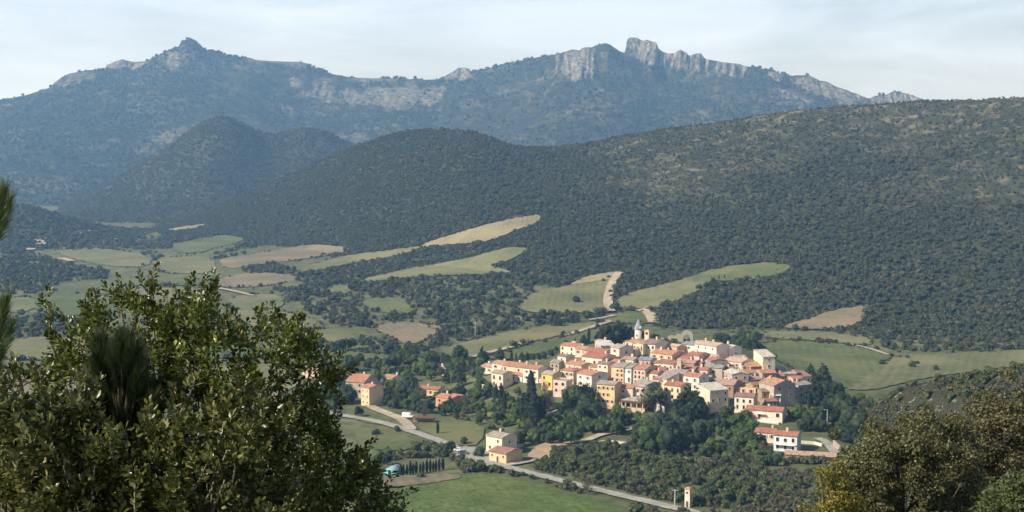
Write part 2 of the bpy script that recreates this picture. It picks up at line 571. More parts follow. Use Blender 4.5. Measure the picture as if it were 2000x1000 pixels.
# how steep the last metres below the skyline are: tall cliff under the crags
cl = np.clip(np.maximum.reduce([bell(1240, 26), bell(1285, 30), bell(1330, 40), bell(1380, 30), bell(1440, 20), bell(900, 16) * 0.7, bell(1740, 40) * 0.6, bell(240, 32) * 0.6, bell(1600, 50) * 0.4]), 0, 1)
cliff_h = 10 + 85 * np.maximum(bell(1245, 30), bell(1300, 40) * 0.9) + 62 * bell(1350, 40) + 36 * bell(1430, 40) + 30 * bell(900, 22) + 26 * bell(240, 40) + 26 * bell(1740, 45) + 15 * bell(1590, 60)
cliff_d = 14 + 30 * cl + 40 * (1 - cl)
kk = np.exp(-0.5 * (np.arange(-75, 76) / 25.0) ** 2)
kk /= kk.sum()
base_z = np.convolve(np.pad(mr[1] - cliff_h, 75, mode='edge'), kk, 'valid')      # the slope under the cliffs ignores their small notches
ml = lambda t, u, e: (mf[0] + (mr[0] - mf[0]) * t, mf[1] + (base_z - mf[1]) * u + e)
mc = [mf, ml(0.25, 0.12, sp1 * 0.3), ml(0.5, 0.34, sp1 * 0.8 + spL * 0.7), ml(0.72, 0.6, sp1 + spL), ml(0.88, 0.83, sp1 * 0.5 + spL * 0.6),
      (mr[0] - cliff_d, mr[1] - cliff_h), (mr[0] - cliff_d * 0.25 - 2, mr[1] - 3), mr, (mr[0] + 25, mr[1] - 8), (mr[0] + 200, mr[1] - 110), (mr[0] + 900, mr[1] * 0 - 60)]
X, Y, Z, q = layer(Sm, mc, [10, 26, 34, 34, 20, 14, 3, 2, 4, 4])
up = np.clip(q / 1.5, 0, 1) * np.where(q > 4.5, 0.0, np.clip((5.0 - q) / 1.2, 0, 1))
gul = ridged(X / 260, Y / 420, 4, 61)
Z = Z + up[:, None] * (34 * (gul - 0.55) + 14 * fbm(X / 90, Y / 90, 4, 63) + 3.5 * fbm(X / 24, Y / 24, 2, 64))
PXm, PYm = proj(X, Y, Z)
# bare limestone: crags, slabs and scree, mapped as patches on the mountain
rockp = [([(1218, 70), (1300, 80), (1360, 95), (1460, 120), (1455, 150), (1425, 152), (1370, 140), (1330, 140), (1280, 130), (1230, 112)], 1.0, 6),
         ([(1085, 108), (1165, 95), (1170, 120), (1158, 165), (1120, 168), (1085, 150)], 0.9, 10),
         ([(880, 130), (922, 130), (922, 150), (905, 158), (868, 156)], 0.9, 6),
         ([(560, 150), (640, 150), (720, 152), (860, 154), (880, 170), (850, 205), (740, 222), (690, 212), (640, 196), (570, 190)], 0.62, 16),
         ([(206, 114), (262, 118), (290, 122), (250, 138), (208, 138)], 0.9, 5),
         ([(102, 160), (140, 142), (190, 140), (188, 160), (120, 172)], 0.6, 8),
         ([(326, 108), (352, 104), (355, 128), (334, 142), (326, 132)], 0.8, 6),
         ([(480, 112), (600, 121), (610, 133), (560, 128), (480, 121)], 0.65, 4),
         ([(1540, 146), (1600, 150), (1640, 170), (1700, 190), (1660, 205), (1600, 190), (1560, 170)], 0.75, 8),
         ([(1695, 186), (1760, 176), (1800, 192), (1790, 205), (1700, 202)], 1.0, 5),
         ([(1500, 137), (1522, 140), (1524, 158), (1502, 155)], 0.9, 4),
         ([(1500, 172), (1550, 178), (1600, 196), (1590, 205), (1540, 192)], 0.55, 6),
         ([(265, 290), (330, 250), (420, 228), (410, 240), (330, 290), (280, 316)], 0.38, 10),
         ([(620, 255), (700, 262), (740, 278), (700, 290), (640, 268)], 0.5, 8)]
rock = np.zeros_like(X)
jx, jy = 9 * fbm(X / 45, Z / 30, 3, 71), 7 * fbm(X / 45 + 9, Z / 30, 3, 72)
for poly, wgt, soft in rockp:
    hit = sum(inpoly(PXm + jx + dx * soft * 0.5, PYm + jy + dy * soft * 0.5, poly).astype(float) for dx, dy in ((0, 0), (1, 0), (-1, 0), (0, 1), (0, -1))) / 5
    rock = np.maximum(rock, wgt * hit)
stripe = ridged(X / 20 - Z / 90, Z / 260, 3, 87)
rock = np.where(inpoly(PXm + jx * .5, PYm, rockp[1][0]), rock * np.clip((stripe - 0.42) * 5, 0.0, 1.15), rock)
crag = np.maximum(inpoly(PXm, PYm, rockp[0][0]), inpoly(PXm, PYm, rockp[9][0]))
rock = np.where(crag, rock * np.clip(0.35 + (stripe - 0.35) * 3, 0.25, 1.0), rock)
band = inpoly(PXm + jx, PYm + jy, rockp[3][0])
rock = np.where(band, rock * np.clip(0.85 + 1.6 * fbm(X / 40 + Z / 60, Z / 25, 4, 89), 0.1, 1.25), rock)
spots = np.clip((fbm(X / 55, Z / 40, 3, 75) - 0.42) * 5, 0, 1) * 0.5 * np.clip((PXm - 820) / 60, 0, 1)
rock = np.maximum(rock, np.where(q[:, None] > 2.2, spots, 0))
# fluted relief on bare rock: columns and clefts pushed out of the face
flute = (ridged(X / 26, Z / 170, 3, 81) - 0.5) * 36 + (ridged(X / 11, Z / 60, 2, 83) - 0.5) * 16
Y = Y - rock * flute * np.clip((q[:, None] - 1.5) / 1, 0, 1) * (q[:, None] < 7.5)
slab = np.maximum(inpoly(PXm, PYm, rockp[1][0]), inpoly(PXm, PYm, rockp[0][0]) * 0.3)
Z = Z + slab * (ridged(X / 34 + Z / 200, Z * 0 + 1.5, 2, 85) - 0.5) * 34 * (q[:, None] < 5.2)
m, N, L, B = new_mat('limestone_range')
at = N.new('ShaderNodeAttribute')
at.attribute_name = 'rock'
f1 = noise(N, L, 0.010, 6, 0.6)
f2 = noise(N, L, 0.035, 6, 0.7, lo=0.42, hi=0.6)
f3 = noise(N, L, 0.05, 5, 0.65, lo=0.3, hi=0.7, mapscale=(1, 1, 0.3))
veg = mixc(N, L, f1, (0.045, 0.058, 0.032), (0.085, 0.09, 0.055))
veg = mixc(N, L, f2, veg, (0.03, 0.04, 0.024))
f6 = noise(N, L, 0.0045, 4, 0.6, lo=0.48, hi=0.62)
f7 = noise(N, L, 0.03, 4, 0.6, lo=0.4, hi=0.6)
m6 = N.new('ShaderNodeMath')
m6.operation = 'MULTIPLY'
L.new(f6, m6.inputs[0])
L.new(f7, m6.inputs[1])
veg = mixc(N, L, m6.outputs[0], veg, (0.17, 0.15, 0.11))
rk = mixc(N, L, f3, (0.20, 0.19, 0.165), (0.46, 0.43, 0.375))
f8 = noise(N, L, 0.09, 4, 0.7, lo=0.5, hi=0.6, mapscale=(1, 1, 0.16))
rk = mixc(N, L, f8, rk, (0.10, 0.095, 0.08))
ad = N.new('ShaderNodeMath')
ad.operation = 'ADD'
L.new(at.outputs['Fac'], ad.inputs[0])
f4 = noise(N, L, 0.06, 5, 0.6, lo=0.2, hi=0.8)
sub = N.new('ShaderNodeMath')
sub.operation = 'SUBTRACT'
L.new(f4, sub.inputs[0])
sub.inputs[1].default_value = 0.5
L.new(sub.outputs[0], ad.inputs[1])
ss = N.new('ShaderNodeMapRange')
ss.inputs['From Min'].default_value = 0.3
ss.inputs['From Max'].default_value = 1.05
L.new(ad.outputs[0], ss.inputs['Value'])
c = mixc(N, L, ss.outputs[0], veg, rk)
L.new(c, B.inputs['Base Color'])
B.inputs['Roughness'].default_value = 1
B.inputs['Specular IOR Level'].default_value = 0.0
bump(N, L, B, f2, 1.0, 6.0)
M['range'] = m
me, v_rng, f_rng = grid_mesh('mountain', X, Y, Z, M['range'], smooth=True)
a = me.attributes.new('rock', 'FLOAT', 'POINT')
a.data.foreach_set('value', rock.astype(np.float32).ravel())
ROCK = rock.ravel()
tag(link('mountain', me), kind='structure')
LAYERS.append((v_rng, f_rng))

# --- rocky spur on the right, between the oaks and the meadow
Ss = colsS(1560, 2700, 6)
sr = curve(Ss, [(1560, 430), (1700, 410), (2000, 365), (2700, 320)], row=[(1560, 1010), (1620, 960), (1660, 905), (1690, 850), (1715, 800), (1735, 768), (1760, 757), (1800, 750), (1850, 748), (1900, 740), (1950, 731), (2000, 722), (2100, 700), (2700, 620)], smooth=2)
sd = np.interp(Ss * FPX + 1000, [1560, 1720, 2000, 2700], [20, 60, 110, 140])
sc_ = [(sr[0] - sd - 25, sr[1] * 0 - 132), (sr[0] - sd, sr[1] - (sr[1] + 116) * 0.75), (sr[0] - sd * 0.35, sr[1] - (sr[1] + 116) * 0.28), (sr[0] - sd * 0.1, sr[1] - 1.0), sr,
       (sr[0] + 30, sr[1] - 9), (sr[0] + 110, sr[1] * 0 - 126)]
X, Y, Z, q = layer(Ss, sc_, [6, 16, 14, 5, 5, 6])
up = np.clip(q - 0.5, 0, 1) * np.where(q > 3.4, 0.25, 1.0)
Y = Y - up[:, None] * (ridged(X / 9, Z / 7, 3, 91) - 0.5) * 9
Z = Z + up[:, None] * 1.2 * fbm(X / 6, Y / 6, 3, 92)
m, N, L, B = new_mat('rocky_scrub')
f1 = noise(N, L, 0.32, 6, 0.65, lo=0.58, hi=0.64)
f2 = noise(N, L, 1.1, 5, 0.65)
c = mixc(N, L, f2, (0.04, 0.043, 0.027), (0.075, 0.075, 0.045))
c2 = mixc(N, L, f2, (0.2, 0.19, 0.17), (0.42, 0.4, 0.37))
c = mixc(N, L, f1, c, c2)
L.new(c, B.inputs['Base Color'])
B.inputs['Roughness'].default_value = 1
B.inputs['Specular IOR Level'].default_value = 0.05
bump(N, L, B, f2, 0.8, 0.5)
M['spur'] = m
me, v_spur, f_spur = grid_mesh('hill', X, Y, Z, M['spur'])
tag(link('hill', me), kind='structure')
LAYERS.append((v_spur, f_spur))

# ray lookups on the finished land
vv, ff, o = [], [], 0
for v, f in LAYERS:
    vv.append(v)
    ff.append(f + o)
    o += len(v)
vv, ff = np.concatenate(vv), np.concatenate(ff)
LAND = BVHTree.FromPolygons(vv.tolist(), ff.tolist())
del vv, ff
ORI = Vector((0, 0, 0))


def ground_z(x, y):
    h = LAND.ray_cast(Vector((x, y, 900)), Vector((0, 0, -1)))
    return h[0].z if h[0] else Z0


def land_at(px, py, far=12000):
    """where the land is seen at a photo point (far hillside foliage and houses ignored)"""
    d = pdir(px, py).normalized()
    h = LAND.ray_cast(d * 330 if py < 1000 else d * 200, d, far)
    return h[0]


def at_height(px, py, h, lo=380, hi=2600):
    """point on the ray of a photo point that is h above the land below it"""
    d = pdir(px, py)
    d = d / d.y
    y = lo
    prev = None
    while y < hi:
        p = d * y
        g = p.z - (ground_z(p.x, p.y) + h)
        if g <= 0:
            if prev is not None:
                t = prev / (prev - g)
                p = d * (y - 3 + 3 * t)
            return p
        prev = g
        y += 3
    return d * hi

# ------------------------------------------------------------------ fields and roads, draped on the land
def densify(pts, step, closed):
    out = []
    n = len(pts)
    for i in range(n if closed else n - 1):
        a, b = pts[i], pts[(i + 1) % n]
        k = max(1, int(math.hypot(b[0] - a[0], b[1] - a[1]) / step))
        for j in range(k):
            t = j / k
            out.append((a[0] + (b[0] - a[0]) * t, a[1] + (b[1] - a[1]) * t))
    if not closed: out.append(pts[-1])
    return out


def smooth_line(pts, it=2, closed=False):
    for _ in range(it):
        q_ = []
        n = len(pts)
        rng_ = range(n if closed else n - 1)
        if not closed: q_.append(pts[0])
        for i in rng_:
            a, b = pts[i], pts[(i + 1) % n]
            q_.append((a[0] * .75 + b[0] * .25, a[1] * .75 + b[1] * .25))
            q_.append((a[0] * .25 + b[0] * .75, a[1] * .25 + b[1] * .75))
        if not closed: q_.append(pts[-1])
        pts = q_
    return pts


FIELDS = []


def field(name, poly, mat, lift=0.35, sm=1):
    poly = smooth_line(poly, sm, True)
    FIELDS.append(poly)
    b = []
    for i, (px, py) in enumerate(densify(poly, 5, True)):
        w_ = 1.2 * math.sin(i * 1.7) + 0.9 * math.sin(i * 0.61 + 2)
        p = land_at(px + 0.4 * w_, py + 0.35 * w_)
        if p is not None and (not b or (p.xy - b[-1]).length > 0.6): b.append(p.xy.copy())
    xs, ys = [p.x for p in b], [p.y for p in b]
    step = max(3.0, (max(ys) - min(ys)) / 60, (max(xs) - min(xs)) / 60)
    gx, gy = np.meshgrid(np.arange(min(xs), max(xs), step), np.arange(min(ys), max(ys), step))
    gx, gy = gx.ravel(), gy.ravel()
    ins = inpoly(gx, gy, [(p.x, p.y) for p in b])
    pts = b + [Vector((x, y)) for x, y in zip(gx[ins], gy[ins])]
    n = len(b)
    r = delaunay_2d_cdt(pts, [], [list(range(n))], 1, 1e-3)
    vs = [(p.x, p.y, ground_z(p.x, p.y) + lift + 0.00025 * p.y) for p in r[0]]
    me = mesh_np(name, vs, [tuple(f) for f in r[2]], True)
    return tag(link(name, me, None, M[mat]), kind='structure')


ROADS = []


def road(name, line, width, mat, lift=0.45, kerb=None):
    line = smooth_line(line, 2)
    ROADS.append((line, width))
    pts = []
    for px, py in densify(line, 4, False):
        p = land_at(px, py)
        if p is not None and (not pts or (p.xy - pts[-1]).length > 1.0): pts.append(p.xy.copy())
    # even out the jitter of the ray hits
    for _ in range(3):
        pts = [pts[0]] + [(pts[i - 1] + pts[i] * 2 + pts[i + 1]) / 4 for i in range(1, len(pts) - 1)] + [pts[-1]]
    vs, fs = [], []
    rr = random.Random(len(line))
    for i, p in enumerate(pts):
        d = (pts[min(i + 1, len(pts) - 1)] - pts[max(i - 1, 0)]).normalized()
        nrm = Vector((-d.y, d.x))
        for k in (-0.5, -0.17, 0.17, 0.5):
            w = width * (1 + 0.12 * (rr.random() - 0.5))
            q_ = p + nrm * w * k
            vs.append((q_.x, q_.y, max(ground_z(q_.x, q_.y), ground_z(p.x, p.y) - 0.2) + lift + 0.0003 * p.y))
    for i in range(len(pts) - 1):
        for k in range(3):
            fs.append((i * 4 + k, i * 4 + k + 1, i * 4 + k + 5, i * 4 + k + 4))
    me = mesh_np(name, vs, fs, True)
    return tag(link(name, me, None, M[mat]), kind='structure')


# fields on the lower slopes and in the valley
field('field', [(583, 529), (640, 508), (700, 497), (760, 491), (815, 483), (830, 480), (812, 490), (760, 505), (690, 515), (640, 526), (605, 533)], 'field_olive', 0.9)
field('field', [(812, 482), (880, 461), (950, 440), (1020, 425), (1057, 420), (1053, 437), (1010, 450), (985, 462), (940, 476), (905, 477), (870, 480), (830, 486)], 'field_tan', 0.9)
field('field', [(690, 553), (760, 534), (850, 518), (920, 505), (960, 493), (1000, 484), (1032, 486), (1020, 498), (990, 512), (950, 520), (1000, 531), (985, 538), (900, 538), (800, 544), (730, 553)], 'field_olive', 0.9)
field('field', [(1008, 598), (1040, 574), (1105, 562), (1150, 547), (1190, 540), (1195, 560), (1186, 590), (1180, 612), (1120, 614), (1060, 614), (1022, 610)], 'field_olive', 0.9)
field('field', [(1105, 561), (1150, 541), (1217, 531), (1206, 541), (1192, 549), (1150, 555)], 'field_tan', 1.3)
field('field', [(1204, 587), (1230, 573), (1300, 557), (1362, 538), (1400, 532), (1385, 560), (1330, 585), (1300, 601), (1245, 607), (1207, 602)], 'field_olive', 0.9)
field('field', [(1345, 545), (1400, 524), (1480, 517), (1500, 514), (1552, 521), (1530, 535), (1495, 544), (1440, 550), (1400, 552), (1360, 556)], 'field_green', 0.9)
field('field', [(1522, 641), (1590, 620), (1640, 605), (1694, 597), (1690, 614), (1680, 634), (1640, 645), (1560, 645)], 'field_brown', 0.9)
field('field', [(1478, 648), (1560, 647), (1640, 651), (1706, 662), (1700, 676), (1600, 666), (1500, 662)], 'field_olive')
field('field', [(1480, 668), (1600, 668), (1700, 680), (1742, 695), (1738, 706), (1706, 738), (1650, 764), (1600, 748), (1540, 716), (1500, 695)], 'field_green')
field('field', [(1738, 697), (1850, 691), (2000, 684), (2140, 682), (2140, 722), (2000, 714), (1900, 727), (1800, 740), (1700, 765), (1640, 760), (1700, 735)], 'field_olive')
field('field', [(820, 690), (900, 672), (980, 650), (1080, 637), (1180, 628), (1182, 634), (1120, 650), (1060, 664), (1000, 678), (930, 698), (860, 699)], 'field_olive')
field('field', [(940, 702), (1005, 682), (1060, 670), (1120, 655), (1185, 637), (1200, 648), (1130, 680), (1060, 695), (1000, 704)], 'field_green')
field('field', [(1178, 624), (1205, 613), (1235, 607), (1268, 614), (1276, 632), (1240, 634), (1195, 631)], 'field_green')
field('field', [(696, 586), (780, 586), (813, 603), (808, 618), (750, 611), (712, 604)], 'field_green')
field('field', [(722, 640), (760, 630), (830, 631), (866, 638), (850, 655), (800, 677), (772, 662)], 'field_brown')
field('field', [(425, 505), (480, 500), (560, 486), (600, 478), (660, 481), (692, 488), (650, 498), (560, 511), (500, 519), (440, 527)], 'field_brown')
field('field', [(430, 542), (500, 533), (560, 536), (592, 546), (540, 556), (480, 563), (410, 560)], 'field_brown')
field('field', [(330, 492), (400, 465), (440, 459), (488, 468), (440, 480), (380, 497)], 'field_green')
field('field', [(315, 450), (380, 440), (403, 437), (395, 443), (350, 452)], 'field_tan')
field('field', [(180, 466), (240, 459), (298, 458), (288, 474), (210, 478)], 'field_olive')
field('field', [(70, 580), (160, 572), (230, 585), (235, 615), (130, 620), (70, 610)], 'field_green')
field('field', [(0, 585), (70, 580), (72, 608), (0, 612)], 'field_olive')
field('field', [(240, 566), (330, 560), (420, 566), (430, 590), (330, 600), (240, 596)], 'field_olive')
field('field', [(215, 545), (330, 540), (400, 548), (398, 560), (300, 556), (225, 562)], 'field_green')
field('field', [(300, 506), (370, 500), (420, 506), (420, 535), (330, 535), (300, 525)], 'field_olive')
field('field', [(100, 482), (190, 484), (300, 500), (290, 522), (215, 522), (130, 505)], 'field_olive')
field('field', [(440, 582), (530, 572), (560, 590), (540, 605), (450, 606)], 'field_olive')
field('field', [(600, 640), (690, 650), (700, 672), (640, 676), (590, 660)], 'field_olive')
field('field', [(640, 560), (690, 556), (680, 575), (640, 575)], 'field_olive')
field('field', [(690, 690), (760, 690), (740, 712), (700, 712)], 'field_olive')
field('field', [(440, 606), (540, 606), (600, 620), (640, 640), (600, 645), (500, 640), (440, 630)], 'field_olive')
field('field', [(640, 690), (720, 688), (800, 700), (830, 706), (790, 712), (700, 706)], 'field_green')
field('field', [(560, 548), (600, 552), (580, 562), (545, 566)], 'field_green')
field('field', [(820, 628), (870, 640), (872, 650), (840, 640)], 'field_olive')
for poly, mt in (([(0, 665), (120, 655), (260, 668), (240, 700), (60, 705), (0, 700)], 'field_olive'), ([(300, 655), (480, 650), (580, 672), (520, 700), (330, 700)], 'field_green'), ([(20, 720), (260, 715), (300, 760), (100, 790), (0, 770)], 'field_brown'),
                 ([(330, 715), (560, 710), (600, 745), (520, 785), (340, 775)], 'field_olive'), ([(60, 805), (320, 785), (420, 830), (260, 890), (40, 880)], 'field_green'), ([(450, 800), (560, 815), (660, 850), (640, 900), (480, 890), (430, 840)], 'field_olive')):
    field('field', poly, mt)
field('field', [(690, 1040), (735, 985), (770, 958), (860, 936), (960, 926), (1040, 946), (1130, 970), (1225, 998), (1290, 1040)], 'field_bright')
field('field', [(728, 934), (800, 931), (890, 928), (903, 936), (860, 944), (790, 953), (730, 955)], 'field_brown', 0.6)
field('field', [(860, 815), (950, 830), (940, 868), (900, 874), (870, 862), (815, 838), (820, 822)], 'field_green', 0.3)
field('field', [(690, 832), (740, 842), (800, 855), (830, 868), (800, 880), (740, 882), (700, 870)], 'field_green', 0.3)
field('field', [(700, 803), (735, 812), (770, 826), (740, 832), (680, 818)], 'field_green', 0.3)

field('field', [(1490, 915), (1560, 912), (1640, 915), (1630, 928), (1560, 924), (1500, 924)], 'field_green', 0.3)

road('road', [(560, 798), (620, 806), (680, 815), (740, 825), (800, 843), (868, 866), (905, 885), (950, 905), (1000, 917), (1060, 932), (1130, 950), (1200, 967), (1260, 981), (1330, 997), (1450, 1025)], 5.0, 'asphalt')
road('road', [(718, 793), (738, 803), (765, 813), (785, 821), (797, 832), (803, 842)], 5.0, 'dirt', 0.55)
road('parking', [(885, 880), (910, 884), (950, 897), (985, 910)], 15, 'asphalt', 0.4)
road('track', [(985, 911), (1020, 906), (1050, 899), (1072, 888)], 3.2, 'dirt', 0.5)
road('dirt_yard', [(1050, 898), (1058, 886), (1068, 876), (1090, 868)], 9, 'pinkdirt', 0.6)
road('track', [(1085, 868), (1120, 866), (1150, 862), (1165, 853), (1195, 846), (1240, 838)], 3.5, 'dirt', 0.5)
road('track', [(1150, 866), (1190, 864), (1225, 868)], 3.0, 'dirt', 0.7)
road('track', [(1193, 612), (1186, 598), (1188, 580), (1192, 565), (1197, 550), (1210, 536)], 7.0, 'dirt', 1.6)
road('track', [(920, 700), (965, 688), (1005, 678), (1035, 667)], 4.5, 'dirt', 0.7)
road('track', [(1105, 657), (1140, 646), (1170, 636), (1195, 629), (1180, 627)], 4.5, 'dirt', 0.7)
road('track', [(1248, 607), (1265, 611), (1272, 621), (1278, 633)], 8.0, 'dirt', 1.0)
road('track', [(1150, 627), (1175, 624), (1200, 618)], 4.0, 'dirt', 0.9)
road('road', [(56, 490), (78, 480), (84, 474), (70, 468), (110, 464)], 12, 'dirt', 1.2)
road('track', [(1660, 675), (1695, 682), (1735, 696)], 3.0, 'dirt', 0.9)
road('road', [(1596, 858), (1612, 864), (1622, 874), (1632, 888)], 4, 'asphalt', 0.5)
road('track', [(152, 458), (160, 453), (180, 453)], 12, 'dirt', 1.2)
road('track', [(118, 506), (140, 512)], 9, 'dirt', 1.2)
road('track', [(425, 565), (455, 570), (495, 580)], 5, 'dirt', 1.0)

# ------------------------------------------------------------------ foliage building
def ico(sub):
    bm = bmesh.new()
    bmesh.ops.create_icosphere(bm, subdivisions=sub, radius=1)
    v = np.array([p.co[:] for p in bm.verts])
    f = np.array([[q_.index for q_ in p.verts] for p in bm.faces])
    bm.free()
    return v, f


ICO1, ICO2 = ico(1), ico(2)


def leaf_cards(rng, centers, radii, n, size, up=0.25, squash=1.0, shell=0.35):
    """n quads spread through the outer shells of lumps, facing roughly outwards"""
    k = rng.choice(len(centers), n, p=radii ** 2 / np.sum(radii ** 2))
    d = rng.normal(size=(n, 3))
    d[:, 2] += up
    d /= np.linalg.norm(d, axis=1)[:, None]
    r = radii[k] * (1 - shell * rng.random(n) ** 1.5 + 0.12 * rng.random(n))
    p = centers[k] + d * r[:, None] * np.array([1, 1, squash])
    nn = d + rng.normal(size=(n, 3)) * 0.55
    nn /= np.linalg.norm(nn, axis=1)[:, None]
    t = np.cross(nn, rng.normal(size=(n, 3)))
    t /= np.linalg.norm(t, axis=1)[:, None]
    b = np.cross(nn, t)
    s = size * (0.6 + 0.8 * rng.random(n))[:, None]
    a = 0.75
    v = np.stack([p - t * s, p - b * s * a, p + t * s * 1.1, p + b * s * a], 1).reshape(-1, 3)
    f = np.arange(n * 4).reshape(n, 4)
    return v, f


def crown_arrays(seed, lumps, n, leaf, core=0.8, up=0.25, squash=1.0, ic=ICO1):
    """lumps: (x, y, z, r) list -> vertices and triangles/quads as tris"""
    rng = np.random.default_rng(seed)
    c = np.array([l[:3] for l in lumps], float)
    r = np.array([l[3] for l in lumps], float)
    V, F, o = [], [], 0
    if core:
        for ci, ri in zip(c, r):
            v, f = ic
            vv_ = v * ri * core * (1 + 0.22 * rng.normal(size=(len(v), 1))) * np.array([1, 1, squash]) + ci
            V.append(vv_)
            F.append(f + o)
            o += len(v)
    v, f = leaf_cards(rng, c, r, n, leaf, up, squash)
    V.append(v)
    f3 = np.concatenate([f[:, [0, 1, 2]], f[:, [0, 2, 3]]])
    F.append(f3 + o)
    return np.concatenate(V), np.concatenate(F)


def lumps_round(rng, n, R_, h, spread=0.6, r=(0.35, 0.6)):
    L_ = [(0, 0, h * 0.55, R_ * 0.65)]
    for i in range(n):
        a = rng.random() * 6.283
        d = R_ * spread * math.sqrt(rng.random())
        L_.append((d * math.cos(a), d * math.sin(a), h * (0.3 + 0.52 * rng.random()) * (1.1 - 0.4 * d / R_), R_ * (r[0] + (r[1] - r[0]) * rng.random())))
    return L_


M['wood_leaf'] = mat_leaf('evergreen_scrub', (0.043, 0.055, 0.031), (0.078, 0.086, 0.047), 0.35, 0.7, 0.1, 0.15)
M['wood_leaf_light'] = mat_leaf('grey_green_scrub', (0.076, 0.082, 0.047), (0.112, 0.105, 0.064), 0.35, 0.8, 0.1, 0.15)
M['range_leaf'] = mat_leaf('distant_scrub', (0.03, 0.042, 0.022), (0.07, 0.078, 0.045), 0.3, 0.8, 0.05, 0.0)
M['scrub_leaf'] = mat_leaf('garrigue_scrub', (0.06, 0.08, 0.033), (0.11, 0.125, 0.055), 0.35, 0.75, 0.1, 0.2)
M['scrub_grey'] = mat_leaf('bare_brown_scrub', (0.095, 0.085, 0.06), (0.14, 0.125, 0.09), 0.3, 0.85, 0.05, 0.2)
protos = bpy.data.collections.new('foliage_prototypes')      # never linked to the scene


def proto(name, seed, R_, h, n, leaf, mat, core=0.82, nl=5, squash=0.9):
    rr = random.Random(seed)
    v, f = crown_arrays(seed, lumps_round(rr, nl, R_, h), n, leaf, core, squash=squash)
    me = mesh_np(name, v, f)
    me.materials.append(M[mat])
    o = bpy.data.objects.new(name, me)
    return o


def scatter(name, pts, scl, rot, idx, objs, kind='stuff', label=None):
    """one object that carries a far-off mass of bushes: points that grow a prototype each"""
    c = bpy.data.collections.new(name + '_kinds')
    for i, o in enumerate(objs):
        o.name = '%s_%02d' % (name, i)
        c.objects.link(o)
    me = bpy.data.meshes.new(name)
    me.from_pydata([tuple(p) for p in pts], [], [])
    for nm, arr, tp in (('scl', scl, 'FLOAT'), ('rot', rot, 'FLOAT'), ('idx', idx, 'INT')):
        a = me.attributes.new(nm, tp, 'POINT')
        a.data.foreach_set('value', np.asarray(arr, dtype=np.float32 if tp == 'FLOAT' else np.int32))
    ob = link(name, me)
    ng = bpy.data.node_groups.new(name, 'GeometryNodeTree')
    ng.interface.new_socket('Geometry', in_out='INPUT', socket_type='NodeSocketGeometry')
    ng.interface.new_socket('Geometry', in_out='OUTPUT', socket_type='NodeSocketGeometry')
    n, l = ng.nodes, ng.links
    gi, go = n.new('NodeGroupInput'), n.new('NodeGroupOutput')
    ip = n.new('GeometryNodeInstanceOnPoints')
    ci = n.new('GeometryNodeCollectionInfo')
    ci.inputs['Collection'].default_value = c
    ci.inputs['Separate Children'].default_value = True
    ci.inputs['Reset Children'].default_value = True

    def named(nm, tp):
        a = n.new('GeometryNodeInputNamedAttribute')
        a.data_type = tp
        a.inputs['Name'].default_value = nm
        return [s for s in a.outputs if s.enabled and s.name == 'Attribute'][0]
    ip.inputs['Pick Instance'].default_value = True
    cx = n.new('ShaderNodeCombineXYZ')
    l.new(named('rot', 'FLOAT'), cx.inputs[2])
    l.new(gi.outputs[0], ip.inputs['Points'])
    l.new(ci.outputs[0], ip.inputs['Instance'])
    l.new(named('idx', 'INT'), ip.inputs['Instance Index'])
    e2r = n.new('FunctionNodeEulerToRotation')
    l.new(cx.outputs[0], e2r.inputs[0])
    l.new(e2r.outputs[0], ip.inputs['Rotation'])
    l.new(named('scl', 'FLOAT'), ip.inputs['Scale'])
    l.new(ip.outputs[0], go.inputs[0])
    md = ob.modifiers.new('scatter', 'NODES')
    md.node_group = ng
    return tag(ob, label, None, None, kind)


def sample_faces(v, f, n, seed):
    rng = np.random.default_rng(seed)
    a, b, c, d = v[f[:, 0]], v[f[:, 1]], v[f[:, 2]], v[f[:, 3]]
    ar = 0.5 * np.linalg.norm(np.cross(c - a, d - b), axis=1)
    k = rng.choice(len(f), n, p=ar / ar.sum())
    s, t = rng.random((n, 1)), rng.random((n, 1))
    return (a[k] * (1 - s) + b[k] * s) * (1 - t) + (d[k] * (1 - s) + c[k] * s) * t, k, rng


def front_facing(v, f, k):
    a, b, c, d = v[f[k, 0]], v[f[k, 1]], v[f[k, 2]], v[f[k, 3]]
    nrm = np.cross(c - a, d - b)
    nrm *= np.sign(nrm[:, 2:3] + 1e-9)
    mid = (a + c) / 2
    cosv = -(nrm * mid).sum(1) / np.linalg.norm(nrm, axis=1) / np.linalg.norm(mid, axis=1)
    return cosv > -0.04


def open_land(px, py, mrg=0):
    ok = np.ones(len(px), bool)
    for poly in FIELDS:
        xs, ys = [p[0] for p in poly], [p[1] for p in poly]
        m_ = (px > min(xs) - 6) & (px < max(xs) + 6) & (py > min(ys) - 6) & (py < max(ys) + 6)
        w = np.where(m_)[0]
        if len(w):
            ok[w] &= ~(inpoly(px[w], py[w], poly) | inpoly(px[w], py[w] - 1.5, poly))
    for line, wd in ROADS:
        pl = np.array(densify(line, 3, False))
        m_ = (px > pl[:, 0].min() - 8) & (px < pl[:, 0].max() + 8) & (py > pl[:, 1].min() - 8) & (py < pl[:, 1].max() + 8)
        w = np.where(m_)[0]
        if len(w):
            d2 = np.min(((px[w, None] - pl[None, :, 0]) / 7) ** 2 + ((py[w, None] - pl[None, :, 1]) / 4) ** 2, axis=1)
            ok[w] &= d2 > 1
    return ok


